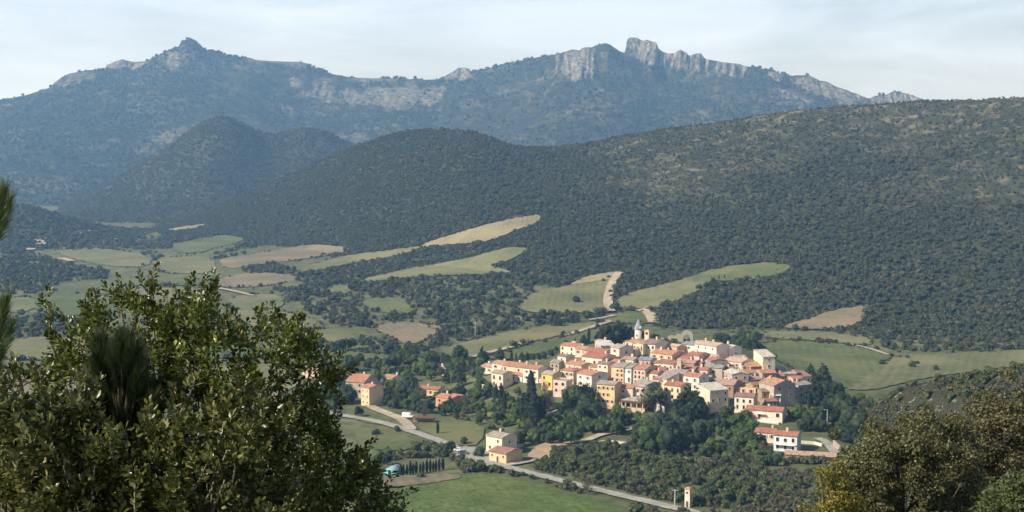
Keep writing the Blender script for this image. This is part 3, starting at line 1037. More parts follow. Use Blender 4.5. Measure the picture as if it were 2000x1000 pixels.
# ------------------------------------------------------------------ the woods on the ridge and on the valley sides
WOODS = [[(470, 531), (520, 514), (590, 533), (640, 528), (690, 518), (830, 490), (930, 478), (1000, 460), (1060, 440), (1080, 470), (980, 490), (920, 505), (850, 520), (760, 536), (690, 553), (640, 562), (560, 575), (535, 566), (590, 545)],
         [(536, 580), (600, 566), (690, 556), (800, 546), (1000, 536), (1060, 530), (1040, 574), (1008, 598), (1060, 614), (1080, 632), (990, 648), (930, 668), (880, 655), (868, 636), (820, 622), (815, 600), (780, 583), (690, 584), (640, 580), (560, 592)],
         [(590, 596), (690, 588), (712, 606), (722, 625), (700, 645), (640, 630), (600, 615)], [(722, 622), (800, 616), (812, 620), (800, 628), (740, 628)],
         [(690, 655), (760, 665), (800, 680), (850, 656), (870, 640), (935, 650), (935, 665), (900, 672), (830, 690), (780, 700), (700, 690)],
         [(0, 505), (60, 495), (130, 515), (215, 530), (212, 546), (120, 551), (90, 572), (-60, 578), (-60, 500)],
         [(1278, 605), (1370, 570), (1400, 549), (1450, 552), (1560, 540), (1620, 560), (1600, 612), (1530, 638), (1480, 645), (1300, 642), (1280, 625)],
         [(1690, 600), (2140, 560), (2140, 680), (1740, 690), (1705, 665)], [(1200, 570), (1230, 560), (1215, 575)], [(1530, 646), (1690, 640), (1700, 655), (1620, 650)],
         [(480, 470), (520, 480), (420, 498), (400, 502), (470, 480)], [(300, 470), (330, 452), (400, 446), (500, 430), (560, 470), (490, 466), (440, 456), (330, 478)], [(255, 498), (300, 490), (310, 496), (270, 502)],
         [(195, 498), (320, 505), (300, 512), (200, 505)], [(350, 510), (480, 497), (440, 505), (360, 517)], [(1050, 612), (1190, 612), (1180, 622), (1080, 630)], [(1760, 690), (1700, 665), (1740, 660)],
         [(0, 620), (60, 615), (160, 625), (150, 660), (0, 660)], [(-60, 430), (180, 440), (290, 450), (150, 470), (-60, 480)], [(0, 478), (60, 490), (30, 500), (0, 495)]]
pv, kf, rng = sample_faces(v_hill, f_hill, 235000, 101)
ok = front_facing(v_hill, f_hill, kf) & (pv[:, 1] < np.interp(pv[:, 0] / pv[:, 1] * FPX + 1000, *zip(*ridge_D)) + 30)
pv = pv[ok]
px, py = proj(pv[:, 0], pv[:, 1], pv[:, 2])
ok = (px > -40) & (px < 2080) & (py > 150) & (py < 720)
wob = 120 * fbm(pv[:, 0] / 150, pv[:, 1] / 150, 4, 26)
thin = np.clip((px - 1080 + wob) / 330, 0, 1) * np.clip((420 - py + wob) / 190, 0, 1)
dens = 1 - 0.8 * thin * (0.5 + fbm(pv[:, 0] / 40, pv[:, 1] / 40, 3, 77))
ok &= rng.random(len(px)) < dens
ok &= open_land(px, py)
pv, px, py, thin = pv[ok], px[ok], py[ok], thin[ok]
pw, kf2, rng2 = sample_faces(v_val[:], f_val[(v_val[f_val[:, 0], 1] > 700) & (v_val[f_val[:, 0], 1] < 2500) & (np.abs(v_val[f_val[:, 0], 0] / v_val[f_val[:, 0], 1]) < 0.43)], 150000, 102)
qx, qy = proj(pw[:, 0], pw[:, 1], pw[:, 2])
ok = np.zeros(len(pw), bool)
for poly in WOODS:
    ok |= inpoly(qx, qy, poly)
stray = (rng2.random(len(pw)) < np.where((qx < 690) & (qy > 615), 0.05 * (fbm(pw[:, 0] / 35, pw[:, 1] / 35, 2, 56) > 0.1), 0.004)) & (fbm(pw[:, 0] / 60, pw[:, 1] / 60, 2, 55) > 0.05) & (qy > 455)
ok = (ok & (rng2.random(len(pw)) < 0.5) | stray) & open_land(qx, qy)
pw, qx, qy = pw[ok], qx[ok], qy[ok]
# ragged hedges along the field edges
hedge = []
hr2 = np.random.default_rng(109)
for poly in FIELDS:
    for (x, y) in densify(poly, 2.2, True):
        if y < 720 and fbm(x / 25, y / 12, 2, 17) + 0.32 > hr2.random() * 0.9:
            g = land_at(x + hr2.normal() * 2.2, y + 0.3 + hr2.normal() * 0.9)
            if g is not None: hedge.append(g[:])
pw = np.concatenate([pw, np.array(hedge)])
P = np.concatenate([pv, pw])
T = np.concatenate([thin, np.zeros(len(pw))])
hill_part = np.concatenate([np.ones(len(pv)), np.zeros(len(pw))])
n = len(P)
rr = rng.random(n)
patch = fbm(P[:, 0] / 70, P[:, 1] / 70, 3, 88)
scl = (0.5 + 0.72 * rng.random(n) ** 2.2) * np.where(T > 0.3, 0.7, 1.0) * (1.0 + 0.25 * patch) * np.where(hill_part > 0, 1.0, 1.1)
scl[len(P) - len(hedge):] *= 0.55
light = rng.random(n) < np.clip(0.16 + 0.75 * T + 0.6 * patch, 0.02, 0.8)
idx = np.where(light, rng.integers(3, 5, n), rng.integers(0, 3, n))
scl[len(P) - len(hedge):] *= (0.5 + 0.9 * rng.random(len(hedge)))
P[:, 2] -= 0.4
wood_objs = [proto('wood', 1, 2.6, 4.0, 90, 0.55, 'wood_leaf'), proto('wood', 2, 2.9, 4.8, 110, 0.6, 'wood_leaf'), proto('wood', 3, 2.3, 3.6, 80, 0.5, 'wood_leaf'),
             proto('wood', 4, 2.4, 3.2, 80, 0.5, 'wood_leaf_light'), proto('wood', 5, 2.0, 2.6, 70, 0.5, 'wood_leaf_light')]
scatter('woodland', P, scl, rng.random(n) * 6.28, idx, wood_objs, 'stuff', 'dense dark evergreen woodland covering the ridge and the valley sides')

# low rise and cone hill on the left, then the far range: sparser, bigger clumps
PP = []
for v, f, cnt, sd, lim in ((v_low, f_low, 6000, 103, 1990), (v_cone, f_cone, 60000, 104, 3130)):
    p, k, rg = sample_faces(v, f, cnt, sd)
    ok = front_facing(v, f, k) & (p[:, 1] < lim)
    PP.append(p[ok])
P = np.concatenate(PP)
rng = np.random.default_rng(105)
n = len(P)
scatter('woodland', P, (0.7 + 0.7 * rng.random(n)), rng.random(n) * 6.28, rng.integers(0, 4, n),
        [proto('far_wood', 11, 3.0, 4.2, 40, 0.9, 'wood_leaf'), proto('far_wood', 12, 3.4, 4.6, 40, 0.9, 'wood_leaf'), proto('far_wood', 13, 2.6, 3.4, 36, 0.8, 'wood_leaf_light'), proto('far_wood', 14, 3.0, 4.0, 40, 0.9, 'wood_leaf')],
        'stuff', 'blue green woodland on the cone shaped hill')
p, k, rng = sample_faces(v_rng, f_rng, 75000, 106)
ok = front_facing(v_rng, f_rng, k) & (rng.random(len(p)) < np.clip(1 - 1.9 * ROCK[f_rng[k, 0]], 0, 1))
px, py = proj(p[:, 0], p[:, 1], p[:, 2])
ok &= (px > -30) & (px < 2060) & (py < 420)
ok &= rng.random(len(p)) < np.clip(0.75 + 1.2 * fbm(p[:, 0] / 180, p[:, 2] / 120, 3, 99), 0.12, 1)
P = p[ok]
n = len(P)
scatter('scrub', P, (0.9 + 1.1 * rng.random(n) ** 2), rng.random(n) * 6.28, rng.integers(0, 3, n),
        [proto('range_scrub', 21, 4.2, 4.0, 22, 1.6, 'range_leaf', nl=3), proto('range_scrub', 22, 5.0, 4.6, 22, 1.8, 'range_leaf', nl=3), proto('range_scrub', 23, 3.6, 3.4, 20, 1.4, 'range_leaf', nl=3)],
        'stuff', 'scrub and holm oak scattered over the far limestone range')

# scrub below the village and on the rocky spur
SCRUB = [[(1055, 905), (1090, 880), (1150, 872), (1240, 870), (1300, 880), (1440, 885), (1540, 905), (1620, 900), (1700, 880), (1720, 1040), (1330, 1010), (1330, 990), (1200, 955), (1130, 940), (1040, 918)],
         [(880, 895), (960, 918), (1060, 942), (1140, 962), (1130, 968), (1030, 942), (950, 922), (905, 925)], [(1165, 985), (1260, 1000), (1400, 1040), (1200, 1040)], [(740, 882), (830, 870), (880, 880), (880, 892), (750, 900)]]
pw, kf, rng = sample_faces(v_val, f_val[(v_val[f_val[:, 0], 1] > 390) & (v_val[f_val[:, 0], 1] < 620) & (v_val[f_val[:, 0], 0] > -60) & (v_val[f_val[:, 0], 0] < 170)], 44000, 107)
qx, qy = proj(pw[:, 0], pw[:, 1], pw[:, 2])
ok = np.zeros(len(pw), bool)
for poly in SCRUB: ok |= inpoly(qx, qy, poly)
ok &= open_land(qx, qy + 6) & open_land(qx, qy)
gap = fbm(pw[:, 0] / 9, pw[:, 1] / 9, 3, 33)
ok &= rng.random(len(pw)) < np.clip(0.55 + 1.6 * gap, 0.1, 1)
pw = pw[ok]
ps, kf, rngs = sample_faces(v_spur, f_spur, 30000, 108)
ok = (rngs.random(len(ps)) < np.clip(0.62 + 1.6 * fbm(ps[:, 0] / 8, ps[:, 2] / 8, 3, 35), 0.05, 1)) & (ps[:, 1] > 200)
ps = ps[ok]
P = np.concatenate([pw, ps])
n = len(P)
scl = 0.35 + 1.0 * rng.random(n) ** 2.6
scl[len(pw):] *= 0.75
patch = fbm(P[:, 0] / 25, P[:, 1] / 25, 2, 36)
idx = np.where(rng.random(n) < np.clip(0.14 + 0.9 * patch, 0.03, 0.8), rng.integers(3, 5, n), rng.integers(0, 3, n))
scatter('scrub', P, scl, rng.random(n) * 6.28, idx,
        [proto('near_scrub', 31, 1.5, 2.2, 170, 0.26, 'scrub_leaf'), proto('near_scrub', 32, 1.8, 2.8, 220, 0.28, 'scrub_leaf'), proto('near_scrub', 33, 1.3, 1.8, 150, 0.24, 'wood_leaf'),
         proto('near_scrub', 34, 1.4, 1.9, 130, 0.24, 'scrub_grey', core=0.6), proto('near_scrub', 35, 1.6, 2.4, 150, 0.24, 'scrub_grey', core=0.6)],
        'stuff', 'tangled grey green scrub between the road and the village')

# ------------------------------------------------------------------ houses
M['wall'] = mat_obj('rendered_wall', 0.92, 0.45, 0.28)
m, N, L, B = new_mat('canal_tile_roof')
oi = N.new('ShaderNodeObjectInfo')
f1 = noise(N, L, 0.4, 5, 0.65, lo=0.36, hi=0.64)
f2 = noise(N, L, 1.6, 5, 0.7, lo=0.4, hi=0.62, mapscale=(1, 0.25, 1))
c = mixc(N, L, f1, oi.outputs['Color'], mixc(N, L, 1.0, oi.outputs['Color'], (0.55, 0.62, 0.72), 'MULTIPLY'))
c = mixc(N, L, f2, c, mixc(N, L, 1.0, oi.outputs['Color'], (1.35, 1.35, 1.3), 'MULTIPLY'))
wv = N.new('ShaderNodeTexWave')
wv.inputs['Scale'].default_value = 1.6
wv.inputs['Distortion'].default_value = 0.4
tcx = N.new('ShaderNodeTexCoord')
L.new(tcx.outputs['Object'], wv.inputs['Vector'])
L.new(c, B.inputs['Base Color'])
B.inputs['Roughness'].default_value = 0.9
B.inputs['Specular IOR Level'].default_value = 0.15
bump(N, L, B, wv.outputs['Fac'], 0.7, 0.09)
M['roof'] = m
M['frame'] = mat_obj('window_frame', 0.8, 2, 0.1)
M['shutter'] = mat_obj('painted_shutter', 0.7, 2, 0.15)
m, N, L, B = new_mat('window_pane')
B.inputs['Base Color'].default_value = (0.025, 0.028, 0.032, 1)
B.inputs['Roughness'].default_value = 0.15
M['pane'] = m
M['dark'] = mat_plain('dark_opening', (0.03, 0.026, 0.024), 0.9, 0.1)
M['wood'] = mat_plain('brown_wood', (0.14, 0.075, 0.045), 0.8, 0.2)
M['white'] = mat_plain('white_paint', (0.75, 0.74, 0.70), 0.7, 0.3)
M['metal'] = mat_plain('galvanised_metal', (0.4, 0.41, 0.42), 0.5, 0.4)

WALL = dict(cream=(0.78, 0.60, 0.43), pale=(0.79, 0.66, 0.51), white=(0.81, 0.73, 0.60), ochre=(0.76, 0.58, 0.35), yellow=(0.74, 0.53, 0.20), pink=(0.78, 0.59, 0.47), peach=(0.78, 0.55, 0.38), orange=(0.70, 0.40, 0.21),
            grey=(0.50, 0.44, 0.36), stone=(0.48, 0.40, 0.29), brown=(0.38, 0.28, 0.20), mauve=(0.45, 0.36, 0.32), bluewhite=(0.74, 0.76, 0.77), lemon=(0.78, 0.65, 0.43))
ROOF = dict(red=(0.42, 0.185, 0.13), terra=(0.46, 0.225, 0.15), orange=(0.50, 0.26, 0.165), pink=(0.50, 0.315, 0.24), peach=(0.60, 0.42, 0.30), brown=(0.33, 0.205, 0.155), grey=(0.36, 0.325, 0.28), pinkgrey=(0.41, 0.325, 0.285),
            cream=(0.64, 0.57, 0.45), beige=(0.47, 0.41, 0.33), redbrown=(0.37, 0.175, 0.13), slate=(0.30, 0.32, 0.34), white=(0.68, 0.66, 0.6))
SHUT = [(0.30, 0.20, 0.14), (0.20, 0.26, 0.30), (0.42, 0.38, 0.33), (0.16, 0.22, 0.17), (0.36, 0.13, 0.10), (0.5, 0.48, 0.45)]


def boxes(bs):
    """axis-aligned boxes (x0, x1, y0, y1, z0, z1) as arrays"""
    V, F = [], []
    for (x0, x1, y0, y1, z0, z1) in bs:
        o = len(V)
        V += [(x0, y0, z0), (x1, y0, z0), (x1, y1, z0), (x0, y1, z0), (x0, y0, z1), (x1, y0, z1), (x1, y1, z1), (x0, y1, z1)]
        F += [tuple(o + i for i in q_) for q_ in ((0, 3, 2, 1), (4, 5, 6, 7), (0, 1, 5, 4), (1, 2, 6, 5), (2, 3, 7, 6), (3, 0, 4, 7))]
    return V, F


def box_mesh(name, bs, mat):
    me = mesh_np(name, *boxes(bs))
    me.materials.append(M[mat])
    return me


def extrude_profile(prof, x0, x1, axis='x'):
    """closed profile of (a, z) points swept along x (or y)"""
    n = len(prof)
    if axis == 'x':
        V = [(x0, a, z) for a, z in prof] + [(x1, a, z) for a, z in prof]
    else:
        V = [(a, x0, z) for a, z in prof] + [(a, x1, z) for a, z in prof]
    F = [tuple(range(n)), tuple(range(2 * n - 1, n - 1, -1))] + [(i, i + n, (i + 1) % n + n, (i + 1) % n) for i in range(n)]
    return V, F


def recalc(me):
    b = bmesh.new()
    b.from_mesh(me)
    bmesh.ops.recalc_face_normals(b, faces=b.faces)
    b.to_mesh(me)
    b.free()
    return me


WIN = {}


def window_meshes(w, h, arch=False):
    key = (round(w, 1), round(h, 1), arch)
    if key not in WIN:
        t = 0.13
        if arch:
            k = 7
            out = [(-w / 2 - t, 0), (w / 2 + t, 0)] + [((w / 2 + t) * math.cos(a), h * 0.55 + (h * 0.45 + t) * math.sin(a)) for a in np.linspace(0, math.pi, k)]
            inn = [(-w / 2, 0.0), (w / 2, 0.0)] + [(w / 2 * math.cos(a), h * 0.55 + h * 0.45 * math.sin(a)) for a in np.linspace(0, math.pi, k)]
            V = [(x, -0.09, z) for x, z in out] + [(x, -0.09, z) for x, z in inn] + [(x, 0.05, z) for x, z in out] + [(x, 0.05, z) for x, z in inn]
            n = len(out)
            F = []
            for i in range(n):
                j = (i + 1) % n
                F += [(i, j, n + j, n + i), (i, 2 * n + i, 2 * n + j, j), (n + i, n + j, 3 * n + j, 3 * n + i)]
            fr = recalc(mesh_np('window', V, F))
            V, F = extrude_profile(inn, -0.035, 0.05, 'y')
            pn = recalc(mesh_np('pane', V, F))
        else:
            fr = mesh_np('window', *boxes([(-w / 2 - t, -w / 2, -0.09, 0.05, 0, h), (w / 2, w / 2 + t, -0.09, 0.05, 0, h), (-w / 2 - t, w / 2 + t, -0.09, 0.05, h, h + t), (-w / 2 - t - 0.08, w / 2 + t + 0.08, -0.17, 0.05, -t, 0)]))
            pn = mesh_np('pane', *boxes([(-w / 2, w / 2, -0.03, 0.045, 0, h)]))
        fr.materials.append(M['frame'])
        pn.materials.append(M['pane'])
        sh = mesh_np('shutter', *boxes([(w / 2 + t + 0.01, w / 2 + t + w * 0.46, -0.07, 0.04, 0.02, h)]))
        sh.materials.append(M['shutter'])
        WIN[key] = (fr, pn, sh)
    return WIN[key]


def add_window(root, x, y, z, ang, w, h, rr, wallc, shutters, arch=False, framec=None):
    fr, pn, sh = window_meshes(w, h, arch)
    o = link('window', fr, root)
    o.location = (x, y, z)
    o.rotation_euler = (0, 0, ang)
    o.color = (*(framec or tuple(min(0.85, k * 1.1) for k in wallc)), 1)
    p = link('pane', pn, o)
    if shutters and not arch:
        for k in (0, -(w * 1.46 + 0.27)):
            s = link('shutter', sh, o)
            s.location.x = k
            s.color = (*shutters, 1)
    return o


FRONT = 'h56 h57 h58 h59 h60 h46 h48 h49 h61 h64 h7 h9 h10 h11 h4 h6 h50 h53 h66 h67 h73 h74 h76 h42'.split()
HOUSES = {}
hr_ = random.Random(5)


def house(key, label, px, py, wpx, h, yaw, wall='cream', roof='terra', typ='g', dep=8.0, win=None, side=(), pitch=13, cat='house', name='house', shut=None, chim=1, door=0, arch=False, ww=(0.95, 1.35), left=(), group='houses of the hilltop village',
          rise=None, porch=None):
    """facade: centre of its eave seen at (px, py), wpx photo pixels wide, eaves h above ground, turned yaw degrees (negative = faces left)"""
    hh = h * (0.97 if key in FRONT else 0.82)
    P = at_height(px, py, hh)
    yaw = max(-50, yaw * 1.25 - 8) if yaw < 0 else yaw
    dep *= 1.05
    wpx *= 1.06
    h = hh
    ya = R(yaw)
    w = wpx * P.y / FPX / max(0.55, math.cos(ya))
    root = bpy.data.objects.new(name, None)
    col.objects.link(root)
    nrm = Vector((math.sin(ya), -math.cos(ya), 0))
    root.location = (P.x - nrm.x * dep / 2, P.y - nrm.y * dep / 2, P.z - h)
    root.rotation_euler = (0, 0, ya)
    tag(root, label, cat, group)
    HOUSES[key] = (px, py, label)
    wc, rc = WALL[wall], tuple(k * 0.86 for k in ROOF[roof])
    jit = lambda c: tuple(min(0.9, k * (0.94 + 0.12 * hr_.random())) for k in c)
    wc, rc = jit(wc), jit(rc)
    tp = math.tan(R(pitch))
    B0, ov, th = -5.0, 0.38, 0.22
    hw, hd = w / 2, dep / 2
    if typ == 'g':
        rz = h + hd * tp
        prof = [(-hd, B0), (hd, B0), (hd, h), (0, rz), (-hd, h)]
        V, F = extrude_profile(prof, -hw, hw)
        F = [f for i, f in enumerate(F) if i not in (4, 5)]
        e = hd + ov
        rp_ = [(-e, h - ov * tp + .02), (0, rz + .02), (e, h - ov * tp + .02), (e, h - ov * tp + th), (0, rz + th * 1.05), (-e, h - ov * tp + th)]
        RV, RF = extrude_profile(rp_, -hw - ov * 0.6, hw + ov * 0.6)
        top = lambda x, y: h + (hd - abs(y)) * tp + th
    elif typ == 'e':
        rz = h + hw * tp
        prof = [(-hw, B0), (hw, B0), (hw, h), (0, rz), (-hw, h)]
        V, F = extrude_profile(prof, -hd, hd, 'y')
        F = [f for i, f in enumerate(F) if i not in (4, 5)]
        e = hw + ov
        rp_ = [(-e, h - ov * tp + .02), (0, rz + .02), (e, h - ov * tp + .02), (e, h - ov * tp + th), (0, rz + th * 1.05), (-e, h - ov * tp + th)]
        RV, RF = extrude_profile(rp_, -hd - ov * 0.6, hd + ov * 0.6, 'y')
        top = lambda x, y: h + (hw - abs(x)) * tp + th
    elif typ == 'm':
        rz = h + dep * tp
        prof = [(-hd, B0), (hd, B0), (hd, rz), (-hd, h)]
        V, F = extrude_profile(prof, -hw, hw)
        F = [f for i, f in enumerate(F) if i != 4]
        rp_ = [(-hd - ov, h - ov * tp + .02), (hd + ov * .5, rz + ov * .5 * tp + .02), (hd + ov * .5, rz + ov * .5 * tp + th), (-hd - ov, h - ov * tp + th)]
        RV, RF = extrude_profile(rp_, -hw - ov * 0.6, hw + ov * 0.6)
        top = lambda x, y: h + (y + hd) * tp + th
    elif typ == 'h':
        V, F = boxes([(-hw, hw, -hd, hd, B0, h)])
        F = [F[0]] + F[2:]
        e, g = hd + ov, hw + ov
        rl = max(0.05, g - e)
        zz = h - ov * tp
        RV = [(-g, -e, zz + .02), (g, -e, zz + .02), (g, e, zz + .02), (-g, e, zz + .02), (-g, -e, zz + th), (g, -e, zz + th), (g, e, zz + th), (-g, e, zz + th), (-rl, 0, zz + th + min(e, g) * tp), (rl, 0, zz + th + min(e, g) * tp)]
        RF = [(0, 3, 2, 1), (0, 1, 5, 4), (1, 2, 6, 5), (2, 3, 7, 6), (3, 0, 4, 7), (4, 5, 9, 8), (6, 7, 8, 9), (5, 6, 9), (7, 4, 8)]
        rz = zz + th + e * tp
        top = lambda x, y: zz + th + max(0, min(e - abs(y), g - abs(x))) * tp
    else:   # flat roof behind a parapet
        V, F = boxes([(-hw, hw, -hd, hd, B0, h - 0.5)])
        rz = h
        pt = 0.3
        V2, F2 = boxes([(-hw, hw, -hd, -hd + pt, h - .5, h), (-hw, hw, hd - pt, hd, h - .5, h), (-hw, -hw + pt, -hd + pt, hd - pt, h - .5, h), (hw - pt, hw, -hd + pt, hd - pt, h - .5, h)])
        F = F + [tuple(i + len(V) for i in f) for f in F2]
        V = V + V2
        RV, RF = boxes([(-hw + pt + .02, hw - pt - .02, -hd + pt + .02, hd - pt - .02, h - .52, h - .42)])
        top = lambda x, y: h - 0.42
    me = recalc(mesh_np('wall', V, F))
    me.materials.append(M['wall'])
    o = link('wall', me, root)
    o.color = (*wc, 1)
    me = recalc(mesh_np('roof', RV, RF))
    me.materials.append(M['roof'])
    ro = link('roof', me, root)
    ro.color = (*rc, 1)
    for i in range(chim):
        x = (hr_.random() - 0.5) * w * 0.75
        y = (hr_.random() - 0.3) * dep * 0.45
        z = top(x, y)
        cw = 0.32 + 0.15 * hr_.random()
        ch = 0.7 + 0.6 * hr_.random()
        c = link('chimney', box_mesh('chimney', [(x - cw, x + cw, y - cw * .8, y + cw * .8, z - 0.8, z + ch), (x - cw - .1, x + cw + .1, y - cw * .8 - .1, y + cw * .8 + .1, z + ch, z + ch + .14)], 'wall'), ro)
        c.color = (*jit(WALL[hr_.choice(['pale', 'cream', 'pink'])]), 1)
    rows, cols = win if win else (max(1, int(h / 2.9)), max(1, int(round(w / 3.0))))
    wallh = h - 0.55
    sc_ = shut if shut is not None else (hr_.choice(SHUT) if hr_.random() < 0.6 else None)
    s_w, s_h = ww
    fh = min(2.9, wallh / max(1, rows))
    for r in range(rows):
        for cc_ in range(cols):
            x = -hw + w * (cc_ + 0.5) / cols + (hr_.random() - 0.5) * 0.2
            z = wallh - fh * r - s_h - 0.25
            if r == rows - 1 and door and cc_ == door - 1: continue
            if hr_.random() < 0.1 and rows * cols > 2: continue
            wo_ = add_window(root, x, -hd, z, 0, s_w, s_h * (1 if r or h < 5 else 0.92), hr_, wc, sc_ if sc_ else None, arch)
            wo_.scale = (0.82 + 0.3 * hr_.random(), 1, 0.82 + 0.26 * hr_.random())
    if door:
        x = -hw + w * (door - 0.5) / cols
        z = max(0.0, wallh - fh * rows - 0.1)
        d = link('door', box_mesh('door', [(x - .55, x + .55, -hd - .08, -hd + .05, z, z + 2.2)], 'wood'), root)
        link('door_frame', box_mesh('door_frame', [(x - .7, x - .56, -hd - .12, -hd + .05, z, z + 2.2), (x + .56, x + .7, -hd - .12, -hd + .05, z, z + 2.2), (x - .7, x + .7, -hd - .12, -hd + .05, z + 2.2, z + 2.36)], 'white'), d)
    for (a, t, zf) in [(1, *s) for s in side] + [(-1, *s) for s in left]:
        # t along the depth 0 front .. 1 back, zf height fraction
        yy = -hd + dep * t
        add_window(root, a * hw, yy, h * zf, R(90 if a > 0 else -90), 0.8, 1.1, hr_, wc, sc_)
    return root, P, w, dict(hw=hw, hd=hd, wc=wc)


# --- left wing of the village
house('h1', 'low pale pink roofed house at the far left tip of the village', 955, 717, 30, 4.2, -30, 'pale', 'pink', win=(1, 3), dep=7)
house('h2', 'cream house with a wide dark loggia under a pink roof, left village wing', 976, 711, 30, 6, -28, 'cream', 'pink', win=(2, 2), ww=(1.7, 1.3), dep=8, shut=False)
house('h3', 'long cream house with five small top windows under a red and grey roof', 1004, 716, 42, 6, -22, 'cream', 'terra', win=(1, 5), dep=10, chim=2, shut=False)
house('h4', 'cream house with tall arched openings below the left wing, cypresses at its foot', 971, 729, 22, 8, -25, 'pale', 'pinkgrey', win=(2, 2), arch=True, ww=(1.1, 2.2), dep=7, side=[(0.5, 0.5)])
house('h5', 'small white house with a bright orange roof left of the grey white house', 1008, 733, 22, 4, -25, 'white', 'orange', win=(1, 2), dep=6)
house('h6', 'grey white house under a terracotta roof behind the tall black cypress', 1036, 720, 28, 7, -22, 'white', 'terra', win=(2, 2), dep=9, side=[(0.5, 0.6)])
house('h8', 'tiny pink roofed shed between the black cypress and the yellow house', 1051, 738, 14, 3, -20, 'pink', 'pink', win=(1, 1), dep=5, chim=0)
house('h7', 'bright yellow house with four dark windows on the village edge', 1068, 731, 20, 7.5, -22, 'yellow', 'beige', win=(2, 2), dep=8, ww=(1.2, 1.6), shut=False, side=[(0.3, 0.6)])
house('h9', 'pinkish white house with round dark windows below the yellow house', 1093, 743, 24, 8, -14, 'pink', 'slate', typ='f', win=(2, 2), arch=True, ww=(1.3, 1.5), dep=7, chim=0)
house('h10', 'pale house with two rows of windows and a small orange hipped roof', 1107, 724, 24, 6.5, -20, 'pale', 'orange', typ='h', win=(2, 3), dep=8, shut=(0.3, 0.33, 0.25))
house('h14', 'cream house with a sloping orange red roof above the hipped roof house', 1120, 712, 28, 5.5, -30, 'cream', 'orange', dep=8, win=(1, 2))
house('h15', 'narrow tall cream house with a dark timber side above the yellow house', 1097, 696, 15, 8, -30, 'pale', 'brown', dep=6, win=(2, 1), shut=False)
house('h16', 'long white house with red roof at the upper left of the village', 1112, 676, 32, 6, -22, 'white', 'terra', dep=8, win=(2, 4), chim=2)
house('h16b', 'pink roofed wing joined to the long white house', 1135, 682, 22, 5, -24, 'pink', 'pink', dep=7, win=(1, 2))
house('h17', 'house with a long slanting red roof beside the grey flat topped house', 1159, 687, 34, 5, -30, 'cream', 'red', dep=9, win=(1, 3))
house('h12', 'grey cream hall with four tall windows under a broad red roof', 1156, 698, 36, 8, -24, 'pale', 'red', dep=11, win=(1, 4), ww=(1.1, 3.0), shut=False, side=[(0.4, 0.55), (0.75, 0.55)])
house('h18', 'grey house with pale flat sheet roof and dark shaded wall', 1187, 675, 26, 6, 12, 'grey', 'white', typ='m', pitch=8, dep=8, win=(1, 2))
house('h19', 'small pink roof just below the dark pines on the hilltop', 1171, 667, 16, 4, -30, 'pink', 'pink', dep=5, win=(1, 1))
house('h20', 'narrow cream house with a beige roof and brown shaded side', 1201, 679, 15, 9, -35, 'pale', 'beige', dep=9, win=(2, 1), side=[(0.5, 0.6)])
house('h13', 'cream house with four small square windows and a brown roof', 1177, 711, 18, 8, -22, 'pale', 'brown', dep=6, win=(2, 2), ww=(1.0, 1.1), shut=False)
house('h11', 'white house with orange roof and big mauve gable behind the dark pines', 1141, 731, 26, 7, -32, 'white', 'orange', dep=10, win=(2, 2), side=[(0.5, 0.75)])
# --- hilltop
house('h21', 'house with a broad orange hipped roof left of the bell tower', 1236, 668, 28, 6, -25, 'cream', 'orange', typ='h', dep=9, win=(1, 3))
house('h22', 'cream gabled chapel front with three tall windows below the bell tower', 1246, 672, 18, 7, -18, 'cream', 'beige', typ='e', dep=8, win=(1, 3), ww=(0.8, 2.4), shut=False, cat='chapel', chim=0)
house('h23', 'white house with three dark loggia windows under a wide brown roof', 1267, 672, 22, 6.5, -22, 'white', 'brown', dep=13, win=(1, 3), ww=(1.1, 1.5), shut=False)
house('h25', 'cream house with a wide orange brown roof below the bell tower', 1292, 691, 36, 6, -26, 'cream', 'orange', dep=10, win=(1, 3), chim=2)
house('h26', 'low house with a sunlit peach end wall near the ruined arch', 1311, 676, 20, 3.5, -45, 'peach', 'peach', dep=6, win=(1, 1), chim=0)
house('h29', 'low house under a bright red roof beside the stone chimney tower', 1326, 701, 28, 4.5, -24, 'brown', 'red', dep=9, win=(1, 2))
house('h30', 'pinkish brown house with a dark mauve gable in the upper village', 1354, 694, 20, 6.5, -24, 'pink', 'redbrown', dep=9, win=(2, 2), shut=False, side=[(0.5, 0.8)])
house('h31', 'white walled house with a pale grey roof near the ruined arch', 1345, 673, 22, 5, -28, 'white', 'slate', dep=7, win=(1, 1))
house('h32', 'large white building with peach roof on the upper right of the village', 1378, 674, 34, 9, -48, 'white', 'peach', dep=9, win=(2, 3), ww=(0.9, 1.1), shut=False, chim=2)
house('h33', 'white building with cream roof right of the large peach roofed one', 1411, 678, 24, 8, -48, 'white', 'cream', dep=8, win=(2, 2), ww=(0.9, 1.1), shut=False, side=[(0.5, 0.5)])
# --- middle rows
house('h54a', 'ochre house at the left end of the long terrace in mid village', 1206, 717, 22, 8.5, -20, 'ochre', 'grey', dep=12, win=(3, 3), shut=(0.5, 0.33, 0.16), ww=(0.85, 1.3))
house('h54b', 'bluish white house with a dark arched gateway in the long terrace', 1224, 719, 16, 8.5, -20, 'bluewhite', 'grey', dep=11.6, win=(2, 2), door=2, shut=(0.45, 0.5, 0.55))
house('h54c', 'cream house with a patched orange roof at the right of the long terrace', 1245, 721, 27, 8.5, -20, 'cream', 'orange', dep=12, win=(3, 4), shut=(0.6, 0.5, 0.36), chim=2)
house('h55', 'white house with dark tall windows and a wine red roof', 1270, 729, 26, 6.5, -18, 'white', 'red', dep=7, win=(2, 2), ww=(1.0, 1.7), shut=False)
house('h28', 'slim white house in the gap beside the round dark tree', 1282, 709, 9, 6, -15, 'white', 'terra', dep=6, win=(2, 1), chim=0)
